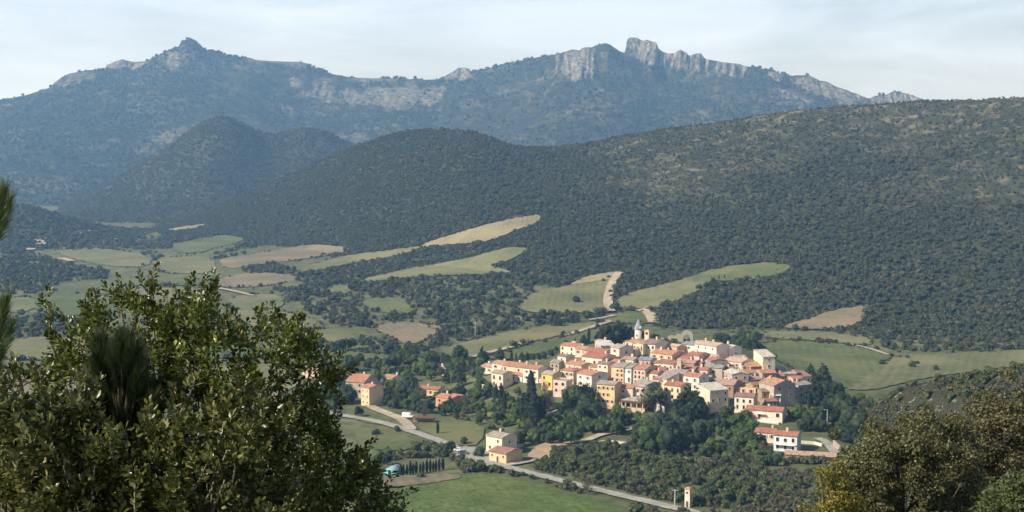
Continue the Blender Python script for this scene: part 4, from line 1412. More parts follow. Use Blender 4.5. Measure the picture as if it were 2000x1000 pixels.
house('h27', 'beige house with a red brown roof beside the stone chimney tower', 1299, 710, 28, 7.5, -22, 'cream', 'redbrown', dep=9, win=(2, 3), shut=False)
house('h35', 'low grey stone house in front of the pink gabled house', 1342, 709, 24, 5, -16, 'stone', 'pink', dep=8, win=(1, 2))
house('h36', 'small square stone block house with a flat top', 1374, 703, 16, 5, -16, 'stone', 'beige', typ='f', dep=6, win=(1, 1), chim=0)
house('h37', 'grey gabled house with a red left roof slope in the upper right village', 1404, 705, 32, 6, 14, 'grey', 'terra', typ='e', dep=11, win=(1, 2), shut=False)
house('h38', 'house with a peach cream roof running back from the grey gable', 1431, 706, 28, 5, -30, 'pale', 'peach', dep=10, win=(1, 2))
house('h39', 'grey white arcaded house with dark arches below the grey gable', 1393, 718, 32, 6, -12, 'grey', 'grey', dep=7, win=(2, 3), arch=True, ww=(1.5, 1.9), chim=0)
house('h40', 'brown roofed house under the green trees at the top right', 1449, 701, 22, 5, 10, 'brown', 'pinkgrey', dep=9, win=(1, 1))
house('h41', 'house under a vivid orange roof left of the tall grey building', 1475, 716, 30, 6, 12, 'brown', 'orange', dep=11, win=(1, 2))
house('h42', 'tall plain grey building with a tilted cream roof above the right end', 1502, 697, 24, 11, 14, 'pale', 'cream', typ='m', pitch=10, dep=10, win=(3, 1), shut=False, chim=0, side=[(0.7, 0.25)])
house('h43', 'grey beige house under an orange roof at the right end', 1503, 729, 28, 7, 14, 'stone', 'orange', dep=9, win=(2, 2), shut=False)
house('h44', 'grey gabled house with cream right roof slope and one dark window', 1446, 731, 32, 8, 12, 'grey', 'cream', typ='e', dep=10, win=(2, 2), shut=False, side=[(0.3, 0.5), (0.7, 0.5)])
house('h51', 'small cream house with a beige roof at the right edge', 1541, 730, 26, 5, 10, 'cream', 'beige', dep=7, win=(1, 2))
house('h52', 'low white walled terrace house on the right edge, slanting parapet', 1572, 736, 30, 4, 25, 'white', 'brown', typ='m', pitch=12, dep=7, win=(1, 2), chim=0)
# --- front rows
house('h56', 'tall ochre house with three rows of windows on the front edge', 1183, 751, 32, 11, -16, 'ochre', 'grey', dep=8, win=(3, 4), shut=(0.5, 0.36, 0.2), ww=(0.9, 1.4), left=[(0.5, 0.7)])
house('h57', 'pale pink house under a long orange roof, front row', 1217, 757, 34, 8, -16, 'pink', 'orange', dep=8, win=(2, 3), shut=False, chim=2)
house('h58', 'cream house with a greyish pink roof and mauve right side, front row', 1246, 755, 24, 9, -20, 'pale', 'pinkgrey', dep=11, win=(2, 3), ww=(0.95, 1.7), shut=(0.3, 0.3, 0.32), side=[(0.5, 0.7)])
house('h62', 'house under a pale pinkish roof in front of the stone chimney tower', 1322, 729, 26, 6, -20, 'pink', 'pinkgrey', dep=9, win=(1, 3), shut=False)
house('h63', 'low pink roofed outbuilding behind the yellow gabled house', 1327, 739, 20, 4, -20, 'pink', 'pink', dep=5, win=(1, 2), chim=0)
house('h61', 'white house with two shuttered windows and a dark grey gable', 1350, 735, 26, 8.5, -26, 'white', 'terra', dep=8, win=(2, 2), ww=(0.95, 1.6), shut=(0.4, 0.42, 0.38), side=[(0.5, 0.8)])
house('h65', 'small house with a tilted greyish pink roof behind the ivy house', 1291, 739, 20, 6, -32, 'pale', 'pinkgrey', typ='m', pitch=14, dep=8, win=(1, 1), chim=0)
house('h64', 'shaded mauve house with ivy on its wall, front row', 1278, 750, 26, 11, 28, 'mauve', 'pinkgrey', typ='e', pitch=14, dep=9, win=(2, 2), shut=False)
house('h60', 'yellow cream house with red roof and olive gable above the dark pines', 1313, 753, 28, 9, -24, 'lemon', 'red', dep=9, win=(2, 3), arch=True, ww=(1.0, 2.0), side=[(0.5, 0.8)])
house('h45', 'house under a broad brownish pink roof behind the grey pink block', 1411, 751, 38, 6, -14, 'brown', 'pink', dep=12, win=(1, 3))
house('h46', 'square pinkish grey block with a bright cream roof on the front edge', 1405, 762, 37, 10, 24, 'pale', 'cream', typ='m', pitch=8, dep=10, win=(2, 3), shut=False, chim=0, left=[(0.5, 0.5)])
house('h47', 'peach house with a sunken roof terrace behind the white windowed house', 1451, 757, 44, 5, -12, 'peach', 'peach', typ='f', dep=9, win=(1, 3), chim=0)
house('h48', 'white house with three tall dark windows and a brown roof, front right', 1453, 775, 33, 8, -12, 'white', 'brown', dep=8, win=(2, 3), ww=(0.95, 1.8), shut=False, side=[(0.5, 0.4)])
house('h50', 'dark shaded house with a wide gable and cream roof edge on the right', 1533, 752, 44, 10, 24, 'grey', 'orange', typ='e', pitch=20, dep=11, win=(2, 2), shut=False)
house('h53', 'dark blue grey shaded house at the far right end of the village', 1572, 752, 28, 8, 30, 'grey', 'grey', dep=8, win=(2, 2), shut=False)
r_, P_, w_, d_ = house('h49', 'long low white house with red roof, awning and terrace, front right', 1492, 802, 64, 4.6, -10, 'white', 'red', dep=9, win=(1, 4), ww=(1.3, 1.7), shut=False, door=2)
o = link('awning', box_mesh('awning', [(-3.2, 0.6, -d_['hd'] - 1.6, -d_['hd'] - 0.5, 3.15, 3.27)], 'white'), r_)
o = link('terrace', box_mesh('terrace', [(-w_ / 2 - .5, w_ / 2 - 1, -d_['hd'] - 3, -d_['hd'] - .06, -3, 0.0)], 'stone'), r_)
o.color = (0.7, 0.62, 0.48, 1)
o = link('railing', box_mesh('railing', [(-w_ / 2 - .4, w_ / 2 - 1.1, -d_['hd'] - 2.9, -d_['hd'] - 2.75, 0.0, 0.9)], 'white'), r_)
r_, P_, w_, d_ = house('h59', 'long low house with a dark pillared veranda under a beige roof, front edge', 1236, 783, 42, 4.2, -14, 'cream', 'beige', dep=8, win=(1, 5), ww=(1.2, 1.8), shut=False, chim=0)
o = link('veranda_wall', box_mesh('veranda_wall', [(-w_ / 2, w_ / 2, -d_['hd'] - 2.2, -d_['hd'] - 1.9, -5, 0.6)], 'stone'), r_)
o.color = (0.72, 0.58, 0.42, 1)
link('veranda_roof', box_mesh('veranda_roof', [(-w_ / 2 - .2, w_ / 2 + .2, -d_['hd'] - 2.4, -d_['hd'] - .4, 3.55, 3.7)], 'wood'), r_)
for i in range(5):
    x = -w_ / 2 + .2 + (w_ - .4) * i / 4
    o = link('pillar', box_mesh('pillar', [(x - .18, x + .18, -d_['hd'] - 2.2, -d_['hd'] - 1.9, 0.62, 3.54)], 'stone'), r_)
    o.color = (0.75, 0.6, 0.45, 1)
# --- small infill between the rows
for k, (lab, px, py, wp, h, yaw, wl, rf) in enumerate([
        ('low house with a pinkish roof squeezed below the narrow cream house', 1195, 697, 20, 4, -26, 'pale', 'pink'), ('small house with a dark grey roof left of the round dark tree', 1258, 703, 22, 5, -20, 'grey', 'slate'),
        ('little house with a pale pink roof above the long terrace', 1226, 702, 20, 5, -24, 'pale', 'pink'), ('small dark roofed lean-to between grey white and yellow houses', 1056, 722, 16, 5, -24, 'stone', 'brown'),
        ('grey stone house above the yellow house, unlit', 1083, 708, 16, 6, -20, 'stone', 'grey'), ('brown roofed cottage right of the arcaded house', 1424, 722, 20, 5, -14, 'brown', 'brown'),
        ('narrow brown house left of the vivid orange roof', 1459, 716, 16, 5, 10, 'stone', 'pinkgrey'), ('little white gable left of the tall grey building', 1486, 703, 14, 5, -30, 'white', 'cream'),
        ('terracotta roofed house between orange roof and dark gabled house', 1524, 735, 18, 5, 12, 'stone', 'terra'), ('brown house under a reddish roof behind the white windowed house', 1483, 752, 24, 6, 10, 'brown', 'redbrown'),
        ('dark reddish house left of the dark shaded gable', 1499, 765, 22, 7, 14, 'brown', 'brown'), ('brown shaded house above the pergola beam', 1508, 784, 22, 5, 14, 'brown', 'brown'),
        ('greyish pink roofed house right of the dark grey gable', 1374, 738, 22, 6, -14, 'grey', 'pinkgrey'), ('pink walled house between the stone house and the arcades', 1369, 722, 22, 5, -16, 'pink', 'terra'),
        ('pink roofed house in front of the red brown roofed beige one', 1301, 729, 20, 5, -18, 'pink', 'pink'), ('small terracotta roofed house below the low stone house', 1345, 721, 20, 5, -16, 'stone', 'terra'),
        ('peach roofed house below the large white building', 1385, 697, 22, 5, -20, 'pale', 'peach'), ('red roofed cottage below the square stone block', 1360, 711, 16, 4, -16, 'stone', 'red'),
        ('orange roofed house below the house with the slanting red roof', 1196, 706, 20, 5, -24, 'pale', 'orange'), ('brown roofed house left of the tall windowed hall', 1128, 706, 20, 5, -26, 'cream', 'brown'),
        ('cream house with terracotta roof above the brown roofed loggia house', 1318, 690, 20, 5, -24, 'cream', 'terra'), ('grey shaded house at the foot of the dark gabled house', 1548, 770, 26, 6, 22, 'grey', 'grey'),
        ('white house with peach roof just left of the cream roofed gable', 1425, 735, 18, 5, -12, 'white', 'peach'), ('low pink house at the right end behind the shaded house', 1558, 740, 18, 4, 16, 'pink', 'terra'),
        ('small beige house under a brown roof right of the round dark tree', 1288, 722, 18, 5, -18, 'cream', 'brown'), ('grey roofed stone cottage between the red brown roof and the stone block', 1384, 712, 16, 4, -14, 'stone', 'grey'),
        ('orange roofed house tucked behind the cream roofed grey gable', 1466, 728, 20, 5, 10, 'pale', 'orange'), ('low terracotta roofed row house left of the vivid orange roof', 1443, 713, 20, 4, -16, 'cream', 'terra'),
        ('shaded stone house stepping down right of the roof terrace house', 1476, 741, 22, 5, 12, 'stone', 'pinkgrey'), ('reddish roofed house below the beige roofed edge house', 1551, 728, 20, 5, 14, 'stone', 'red'),
        ('small peach house under the white house with wine red roof', 1284, 741, 16, 5, -20, 'peach', 'terra'), ('pale house with a brown roof between pink row house and yellow house', 1300, 745, 16, 5, -18, 'pale', 'brown'),
        ('tiny cream house below the narrow cream house with brown side', 1211, 690, 16, 4, -24, 'cream', 'pinkgrey'), ('pink roofed house left of the cream gabled chapel front', 1228, 684, 20, 4, -24, 'pale', 'pink'),
        ('flat roofed brown house at the foot of the tall grey building', 1527, 722, 18, 5, 12, 'brown', 'beige'), ('narrow terracotta roofed house left of the four window cream house', 1160, 717, 18, 5, -24, 'pale', 'terra')]):
    house('i%d' % k, lab, px, py, wp, h, yaw, wl, rf, dep=6.5, chim=k % 3 != 0)
# --- outlying houses
OUT = 'houses among the gardens below the village'
house('h66', 'big grey house with red roof right of the glossy bush', 693, 746, 36, 8, -10, 'grey', 'terra', dep=14, win=(2, 2), group=OUT, pitch=20)
house('h67', 'tall narrow peach house beside the big grey red roofed house', 713, 757, 17, 9, -30, 'peach', 'terra', dep=8, win=(3, 2), group=OUT, ww=(0.7, 1.1), shut=False)
house('h68', 'small orange roofed cottage among trees above the road bend', 757, 737, 20, 4, -25, 'pale', 'orange', dep=7, win=(1, 2), group=OUT)
house('h69', 'house with only its pink roof showing through the glossy bush', 607, 723, 34, 5, -10, 'pink', 'pink', dep=9, win=(1, 3), group=OUT)
house('h70', 'cream cottage with a wide pinkish beige roof left of the village', 860, 721, 34, 4, -24, 'cream', 'peach', dep=9, win=(1, 3), group=OUT, typ='h')
house('h71', 'long low red roofed house in the gardens left of the village', 836, 760, 38, 4, -12, 'cream', 'red', dep=7, win=(1, 4), group=OUT)
house('h72', 'orange walled house with an orange roof below the long red roof', 866, 777, 30, 5.5, -26, 'orange', 'orange', dep=8, win=(2, 2), group=OUT)
house('h72b', 'small orange gabled annex right of the orange walled house', 884, 776, 18, 5, -30, 'orange', 'terra', dep=7, win=(1, 1), group=OUT, chim=0)
house('h73', 'two storey cream house with a pinkish roof behind the brown barn', 965, 853, 30, 7, -28, 'pale', 'pinkgrey', dep=8, win=(2, 2), group=OUT, side=[(0.5, 0.6)])
r_, P_, w_, d_ = house('h74', 'ochre stone barn with brown roof and wooden door at the road fork', 972, 884, 32, 4.2, -26, 'ochre', 'brown', dep=9, win=(1, 3), door=2, group=OUT, cat='barn', name='barn', chim=0, shut=False, ww=(0.8, 0.9))
house('h75', 'red roofed house half hidden by trees below the terrace house', 1494, 845, 36, 5, -10, 'pale', 'red', dep=8, win=(1, 3), group=OUT)
r_, P_, w_, d_ = house('h76', 'white two storey house with balcony and red roof, lower right', 1534, 851, 40, 6.5, -12, 'bluewhite', 'red', dep=8, win=(2, 3), group=OUT, shut=False, ww=(1.2, 1.7), side=[(0.5, 0.5)])
link('balcony', box_mesh('balcony', [(-w_ / 2 + .3, w_ / 2 - .3, -d_['hd'] - 1.6, -d_['hd'] - .02, 2.75, 2.95)], 'white'), r_)
link('balcony_rail', box_mesh('balcony_rail', [(-w_ / 2 + .3, w_ / 2 - .3, -d_['hd'] - 1.6, -d_['hd'] - 1.5, 2.96, 3.8)], 'white'), r_)
house('h77', 'long low building with a pale terracotta roof beside the right hand oaks', 1583, 890, 90, 3, -6, 'brown', 'pink', dep=6, win=(1, 5), group=OUT, chim=1, pitch=14, shut=False)


# --- towers and small structures
def at_land(px, py):
    p = land_at(px, py)
    return p if p is not None else at_height(px, py, 0)


def thing(name, label, cat, p, rz=0, group=None):
    o = bpy.data.objects.new(name, None)
    col.objects.link(o)
    o.location = p
    o.rotation_euler = (0, 0, rz)
    HOUSES[name + str(len(HOUSES))] = (*proj(*p), label)
    return tag(o, label, cat, group)


def lathe(prof, n=20):
    V, F = [], []
    for r, z in prof:
        for i in range(n):
            a = 2 * math.pi * i / n
            V.append((r * math.cos(a), r * math.sin(a), z))
    for k in range(len(prof) - 1):
        for i in range(n):
            j = (i + 1) % n
            F.append((k * n + i, k * n + j, (k + 1) * n + j, (k + 1) * n + i))
    F.append(tuple(range((len(prof) - 1) * n, len(prof) * n)))
    return V, F


def lathe_mesh(name, prof, mat, n=20, smooth=True):
    me = recalc(mesh_np(name, *lathe(prof, n), smooth=smooth))
    me.materials.append(M[mat])
    return me


# round mill tower with a pointed roof
P = at_height(1247, 641, 7.5)
t = thing('mill_tower', 'round white mill tower with a pointed grey roof on the hilltop', 'tower', (P.x, P.y, P.z - 7.5))
o = link('wall', lathe_mesh('wall', [(2.15, -6), (2.05, 0), (1.8, 7.5), (1.0, 7.5)], 'wall', 24), t)
o.color = (0.64, 0.59, 0.50, 1)
o = link('roof', lathe_mesh('roof', [(1.7, 7.3), (2.25, 7.25), (2.2, 7.45), (1.2, 9.9), (0.35, 11.8), (0.06, 12.2)], 'roof', 24), t)
o.color = (0.26, 0.28, 0.31, 1)
w_ = add_window(t, -1.0, -1.65, 3.6, R(-30), 0.6, 0.9, hr_, (0.7, 0.68, 0.6), None)
link('dormer', box_mesh('dormer', [(0.35, 1.15, -2.35, -1.0, 7.6, 8.7)], 'white'), t)
# square bell tower
P = at_height(1264.5, 645, 9.5)
t = thing('bell_tower', 'slim square cream bell tower rising from the brown church roof', 'tower', (P.x, P.y, P.z - 9.5), R(-25))
o = link('wall', box_mesh('wall', [(-1.15, 1.15, -1.15, 1.15, -5, 7.0), (-1.15, -.65, -1.15, 1.15, 7, 8.7), (.65, 1.15, -1.15, 1.15, 7, 8.7), (-.65, .65, -1.15, -.9, 7, 7.4), (-1.15, 1.15, -1.15, 1.15, 8.7, 9.4)], 'wall'), t)
o.color = (0.74, 0.6, 0.42, 1)
o = link('roof', lathe_mesh('roof', [(1.6, 9.38), (1.75, 9.45), (1.65, 9.6), (0.05, 9.95)], 'roof', 4, False), t)
o.rotation_euler = (0, 0, R(45))
o.color = (0.45, 0.3, 0.2, 1)
link('bell', lathe_mesh('bell', [(0.4, 7.45), (0.36, 7.6), (0.24, 8.0), (0.2, 8.25), (0.05, 8.35)], 'wood', 12), t)
# stone chimney tower
P = at_height(1327, 702, 9)
t = thing('chimney_tower', 'slim square stone chimney tower in the middle of the village', 'tower', (P.x, P.y, P.z - 9), R(-20))
o = link('wall', box_mesh('wall', [(-1.0, 1.0, -1, 1, -6, 8.3), (-.85, .85, -.85, .85, 8.3, 9.0)], 'wall'), t)
o.color = (0.60, 0.49, 0.34, 1)
o = link('cap', box_mesh('cap', [(-1.1, 1.1, -1.1, 1.1, 9.0, 9.2)], 'wall'), t)
o.color = (0.62, 0.55, 0.42, 1)
# ruined arch
P = at_land(1339, 668)
SCR = 0.78
t = thing('castle_ruin', 'crumbling pale stone ruin with one big dark arch on the hilltop', 'ruin', P, R(-15))
sc = P.y / FPX
prof = [(-12, -3), (-12, 3.2), (-10, 4.2), (-7, 3.6), (-5.5, 5.4), (-3, 5.0), (-2.2, 6.6), (0, 7.6), (2, 7.9), (4, 6.9), (5.2, 4.6), (5.0, 2.2), (6.2, 0.5), (6.2, -3), (3.2, -3), (3.2, 1.5), (2.6, 4.2), (1.2, 5.4), (-.4, 5.0), (-1.3, 3.2), (-1.5, 0), (-1.5, -3)]
prof = [(x + 0.25 * math.sin(i * 2.3), z + 0.3 * math.cos(i * 1.9)) for i, (x, z) in enumerate(prof)]
V, F = extrude_profile(prof, -1.2, 1.2, 'y')
me = recalc(mesh_np('wall', V, F))
me.materials.append(M['stone'])
o = link('wall', me, t)
o.color = (0.38, 0.35, 0.27, 1)
t.scale = (SCR, SCR, SCR)
o = link('back_wall', box_mesh('back_wall', [(-2.6, 3.6, 4.5, 5.5, -4, 4.6)], 'stone'), t)
o.color = (0.25, 0.23, 0.2, 1)
o = link('footing', box_mesh('footing', [(-16, -12.2, -0.9, 0.9, -4, 2.0), (6.3, 10, -1, 1, -4, 1.2)], 'stone'), t)
o.color = (0.6, 0.56, 0.46, 1)
# small transformer tower by the road
P = at_land(1344, 990)
t = thing('transformer_tower', 'slim pale concrete tower with a small tiled cap by the lower road', 'tower', P, R(-30))
o = link('wall', box_mesh('wall', [(-.9, .9, -.9, .9, -3, 6.0)], 'wall'), t)
o.color = (0.72, 0.66, 0.54, 1)
o = link('roof', lathe_mesh('roof', [(1.2, 6.0), (1.55, 6.05), (1.5, 6.25), (0.05, 6.8)], 'roof', 4, False), t)
o.rotation_euler = (0, 0, R(45))
o.color = (0.5, 0.25, 0.16, 1)
link('door', box_mesh('door', [(-.4, .4, -.95, -.88, 0.1, 2.1)], 'wood'), t)
link('vent', box_mesh('vent', [(-.35, .35, -.95, -.88, 4.6, 5.2)], 'dark'), t)


def pole(px, py, hpx, label, kind):
    P = at_land(px, py)
    h = hpx * P.y / FPX
    t = thing('utility_pole' if kind == 'pole' else 'street_lamp', label, 'pole' if kind == 'pole' else 'lamp', P)
    o = link('post', lathe_mesh('post', [(0.17, -1.5), (0.15, 0), (0.1, h)], 'stone' if kind == 'pole' else 'metal', 8), t)
    o.color = (0.6, 0.57, 0.5, 1)
    if kind == 'pole':
        link('crossarm', box_mesh('crossarm', [(-1.1, 1.1, -.08, .08, h - .5, h - .3)], 'metal'), t)
        for x in (-.9, 0, .9): link('insulator', lathe_mesh('insulator', [(0.07, h - .3), (0.1, h - .15), (0.04, h)], 'white', 8), t)
    else:
        link('arm', box_mesh('arm', [(-1.0, 0.05, -.05, .05, h - .02, h + .08)], 'metal'), t)
        link('lamp_head', box_mesh('lamp_head', [(-1.5, -.85, -.14, .14, h - .06, h + .1)], 'white'), t)


pole(1318, 992, 38, 'grey utility pole with a short crossarm beside the lower road', 'pole')
pole(1592, 838, 24, 'short pale concrete pole on the slope below the right end of the village', 'pole')
pole(1615, 845, 46, 'tall slim street lamp at the right end of the village', 'lamp')
pole(928, 663, 34, 'pale concrete pole standing in the dark tree row left of the long meadow', 'pole')
# white gate posts with a beam near the front right houses
P = at_land(1511, 795)
t = thing('pergola', 'white concrete post and beam frame above the red roofed terrace house', 'pergola', P, R(-10))
link('post', box_mesh('post', [(-.25, .25, -.25, .25, -2, 5.2)], 'white'), t)
link('post', box_mesh('post', [(2.6, 3.0, .8, 1.2, -2, 5.2)], 'white'), t)
link('beam', box_mesh('beam', [(-.3, 3.2, -.2, 1.1, 5.2, 5.6)], 'white'), t)


# garden and retaining walls
def wall_run(line, h, th, colr, label, mat='stone'):
    pts = [at_land(*p) for p in line]
    c = pts[0]
    V, F = [], []
    for i, p in enumerate(pts):
        d = (pts[min(i + 1, len(pts) - 1)] - pts[max(i - 1, 0)])
        d = Vector((d.x, d.y)).normalized()
        nn = Vector((-d.y, d.x)) * th / 2
        for s, z in ((-1, -1.5), (1, -1.5), (1, h), (-1, h)):
            V.append((p.x - c.x + nn.x * s, p.y - c.y + nn.y * s, p.z - c.z + z))
    n = len(pts)
    for i in range(n - 1):
        for k in range(4):
            F.append((i * 4 + k, i * 4 + (k + 1) % 4, i * 4 + 4 + (k + 1) % 4, i * 4 + 4 + k))
    F += [(0, 1, 2, 3), tuple((n - 1) * 4 + k for k in (3, 2, 1, 0))]
    me = recalc(mesh_np('garden_wall', V, F))
    me.materials.append(M[mat])
    o = link('garden_wall', me)
    o.location = c
    o.color = (*colr, 1)
    HOUSES['wall%d' % len(HOUSES)] = (*line[len(line) // 2], label)
    tag(o, label, 'wall')


wall_run([(934, 757), (962, 760)], 1.8, 0.5, (0.66, 0.6, 0.48), 'low pale garden wall left of the arched house and its cypresses')
wall_run([(1062, 817), (1076, 811), (1090, 804)], 1.2, 0.6, (0.62, 0.58, 0.5), 'slanting pale wall below the pinkish white house')
wall_run([(1388, 797), (1410, 800), (1432, 802)], 1.6, 0.5, (0.62, 0.57, 0.5), 'pale retaining wall under the square pinkish grey block')
wall_run([(1278, 800), (1287, 812)], 4.5, 0.8, (0.72, 0.66, 0.54), 'tall sunlit buttress wall below the ivy house')
wall_run([(1290, 803), (1296, 812)], 3.5, 0.8, (0.72, 0.66, 0.54), 'short sunlit buttress wall below the yellow cream house')
wall_run([(1560, 866), (1590, 868), (1606, 872)], 1.2, 0.5, (0.72, 0.68, 0.6), 'white garden wall right of the balcony house')
wall_run([(1170, 868), (1190, 866), (1226, 872)], 1.4, 0.7, (0.64, 0.6, 0.52), 'pale stone wall along the path below the big dark trees')
wall_run([(1000, 880), (1022, 872)], 1.3, 0.5, (0.6, 0.54, 0.44), 'short stone wall running up behind the barn')
wall_run([(1628, 872), (1640, 884)], 2.6, 0.6, (0.45, 0.38, 0.33), 'pinkish retaining wall beside the right hand oaks')
wall_run([(745, 790), (775, 789), (802, 790)], 1.0, 0.5, (0.66, 0.64, 0.58), 'long low pale wall above the pale village road')

# plastic tunnel, shed roof, vehicles
P = at_land(768, 926)
t = thing('greenhouse', 'small teal plastic tunnel behind the row of dark cypresses', 'greenhouse', P, R(-25))
prof = [(2.6 * math.cos(a), 3.0 * math.sin(a)) for a in np.linspace(0, math.pi, 11)]
V, F = extrude_profile(prof, -2.6, 2.6, 'y')
me = recalc(mesh_np('cover', V, F, True))
me.materials.append(mat_plain('teal_plastic', (0.20, 0.42, 0.46), 0.5, 0.4))
link('cover', me, t)
link('door', box_mesh('door', [(-.6, .6, -2.68, -2.62, 0, 2.0)], 'dark'), t)
for y in (-2.7, 0, 2.66):
    V, F = extrude_profile([(x * 1.02, z * 1.02) for x, z in prof] + [(x * .97, z * .97) for x, z in prof[::-1]], y, y + .08, 'y')
    me = recalc(mesh_np('hoop', V, F))
    me.materials.append(M['metal'])
    link('hoop', me, t)
P = at_land(827, 826)
t = thing('carport', 'flat roofed grey carport beside the pale road bend', 'carport', P, R(-8))
link('roof', box_mesh('roof', [(-5, 5, -1.8, 1.8, 2.3, 2.5)], 'wood'), t)
for x in (-4.7, 0, 4.7):
    link('post', box_mesh('post', [(x - .1, x + .1, -1.6, -1.4, -1, 2.3)], 'wood'), t)
o = link('back_wall', box_mesh('back_wall', [(-4.9, 4.9, 1.4, 1.6, -1, 2.3)], 'stone'), t)
o.color = (0.3, 0.26, 0.22, 1)


def vehicle(px, py, rz, body, label, van=False, cat='car', group=None):
    P = at_land(px, py)
    t = thing('parked_van' if van else 'parked_car', label, cat, (P.x, P.y, P.z + 0.5), R(rz), group)
    L_, W_ = (5.2, 1.95) if van else (4.2, 1.75)
    if van: prof = [(-2.6, .35), (2.5, .35), (2.6, .9), (2.45, 1.15), (1.8, 1.3), (1.2, 2.2), (-2.5, 2.3), (-2.6, 2.1)]
    else: prof = [(-2.1, .3), (2.05, .3), (2.1, .65), (1.9, .85), (.95, .95), (.3, 1.42), (-1.1, 1.45), (-1.85, 1.0), (-2.1, .9)]
    V, F = extrude_profile(prof, -W_ / 2, W_ / 2, 'y')
    me = recalc(mesh_np('body', V, F))
    me.materials.append(mat_plain('car_paint_' + label.split()[0], body, 0.3, 0.5, 0.0, 0.03))
    ob = link('body', me, t)
    bv = ob.modifiers.new('bevel', 'BEVEL')
    bv.width = 0.09
    bv.segments = 2
    if van: g = [(1.25, 1.35, 1.62, 2.02)]
    gl = [(1.15, 1.75, 1.35, 2.05)] if van else [(-1.4, 0.55, 1.0, 1.36)]
    for (x0, x1, z0, z1) in gl:
        link('side_window', box_mesh('side_window', [(x0, x1 - .2, -W_ / 2 - .012, -W_ / 2 + .03, z0, z1), (x0, x1 - .2, W_ / 2 - .03, W_ / 2 + .012, z0, z1)], 'pane'), t)
    for x in (-L_ * .31, L_ * .31):
        for s in (-1, 1):
            wv_ = lathe_mesh('wheel', [(0.05, -.1), (.33, -.1), (.34, 0.1), (0.05, .1)], 'dark', 14)
            ow = link('wheel', wv_, t)
            ow.location = (x, s * (W_ / 2 - .08), .33)
            ow.rotation_euler = (math.pi / 2, 0, 0)
            h_ = link('rim', lathe_mesh('rim', [(0.02, -.115), (.19, -.115), (.19, .115), (.02, .115)], 'metal', 10), ow)
    for s in (-1, 1):
        link('headlight', box_mesh('headlight', [(L_ / 2 - .18, L_ / 2 + .015, s * W_ * .36 - .15, s * W_ * .36 + .15, .62 if not van else .75, .78 if not van else .95)], 'white'), t)


vehicle(797, 818, -12, (0.8, 0.8, 0.78), 'white van parked at the pale road bend', True, 'van')
vehicle(897, 884, -25, (0.62, 0.66, 0.66), 'silver grey car parked on the tarmac lay-by', False, 'car')
vehicle(905, 889, -20, (0.05, 0.06, 0.08), 'black car parked next to the silver grey car', False, 'car')
vehicle(781, 791, 5, (0.45, 0.55, 0.6), 'pale blue car beside the long low wall', False, 'car')

# ------------------------------------------------------------------ trees of the valley, each its own object
M['tree_leaf'] = mat_leaf('tree_leaf', (0.82, 0.86, 0.85), (1.18, 1.12, 1.1), 0.35, 0.65, 0.2, 0.22, objcol=True)


def tube(pts, rad, n=7):
    V, F = [], []
    for i, p in enumerate(pts):
        d = (Vector(pts[min(i + 1, len(pts) - 1)]) - Vector(pts[max(i - 1, 0)])).normalized()
        a = d.orthogonal().normalized()
        b = d.cross(a)
        for k in range(n):
            t = 2 * math.pi * k / n
            q_ = Vector(p) + (a * math.cos(t) + b * math.sin(t)) * rad[i]
            V.append(q_[:])
    for i in range(len(pts) - 1):
        for k in range(n):
            F.append((i * n + k, i * n + (k + 1) % n, (i + 1) * n + (k + 1) % n, (i + 1) * n + k))
    F.append(tuple(range((len(pts) - 1) * n, len(pts) * n)))
    return V, F


def join(parts):
    V, F = [], []
    for v, f in parts:
        o = len(V)
        V += list(v)
        F += [tuple(i + o for i in q_) for q_ in f]
    return V, F


def trunk_mesh(seed, h, r, limbs, reach):
    rr = random.Random(seed)
    pts = [(0, 0, -0.12), (0.01, 0, 0), (0.02 * rr.uniform(-1, 1), 0.02 * rr.uniform(-1, 1), h * 0.5), (0.03 * rr.uniform(-1, 1), 0.03 * rr.uniform(-1, 1), h)]
    parts = [tube(pts, [r * 1.4, r * 1.2, r * .85, r * .6])]
    for i in range(limbs):
        a = 6.283 * (i + rr.random() * .6) / limbs
        z = h * rr.uniform(.6, 1)
        e = (reach * math.cos(a), reach * math.sin(a), z + reach * rr.uniform(.6, 1.4))
        m_ = (e[0] * .4, e[1] * .4, z + (e[2] - z) * .35)
        parts.append(tube([(0, 0, z - .02), m_, e], [r * .5, r * .35, r * .12], 5))
    me = mesh_np('trunk', *join(parts))
    me.materials.append(M['bark'])
    return me


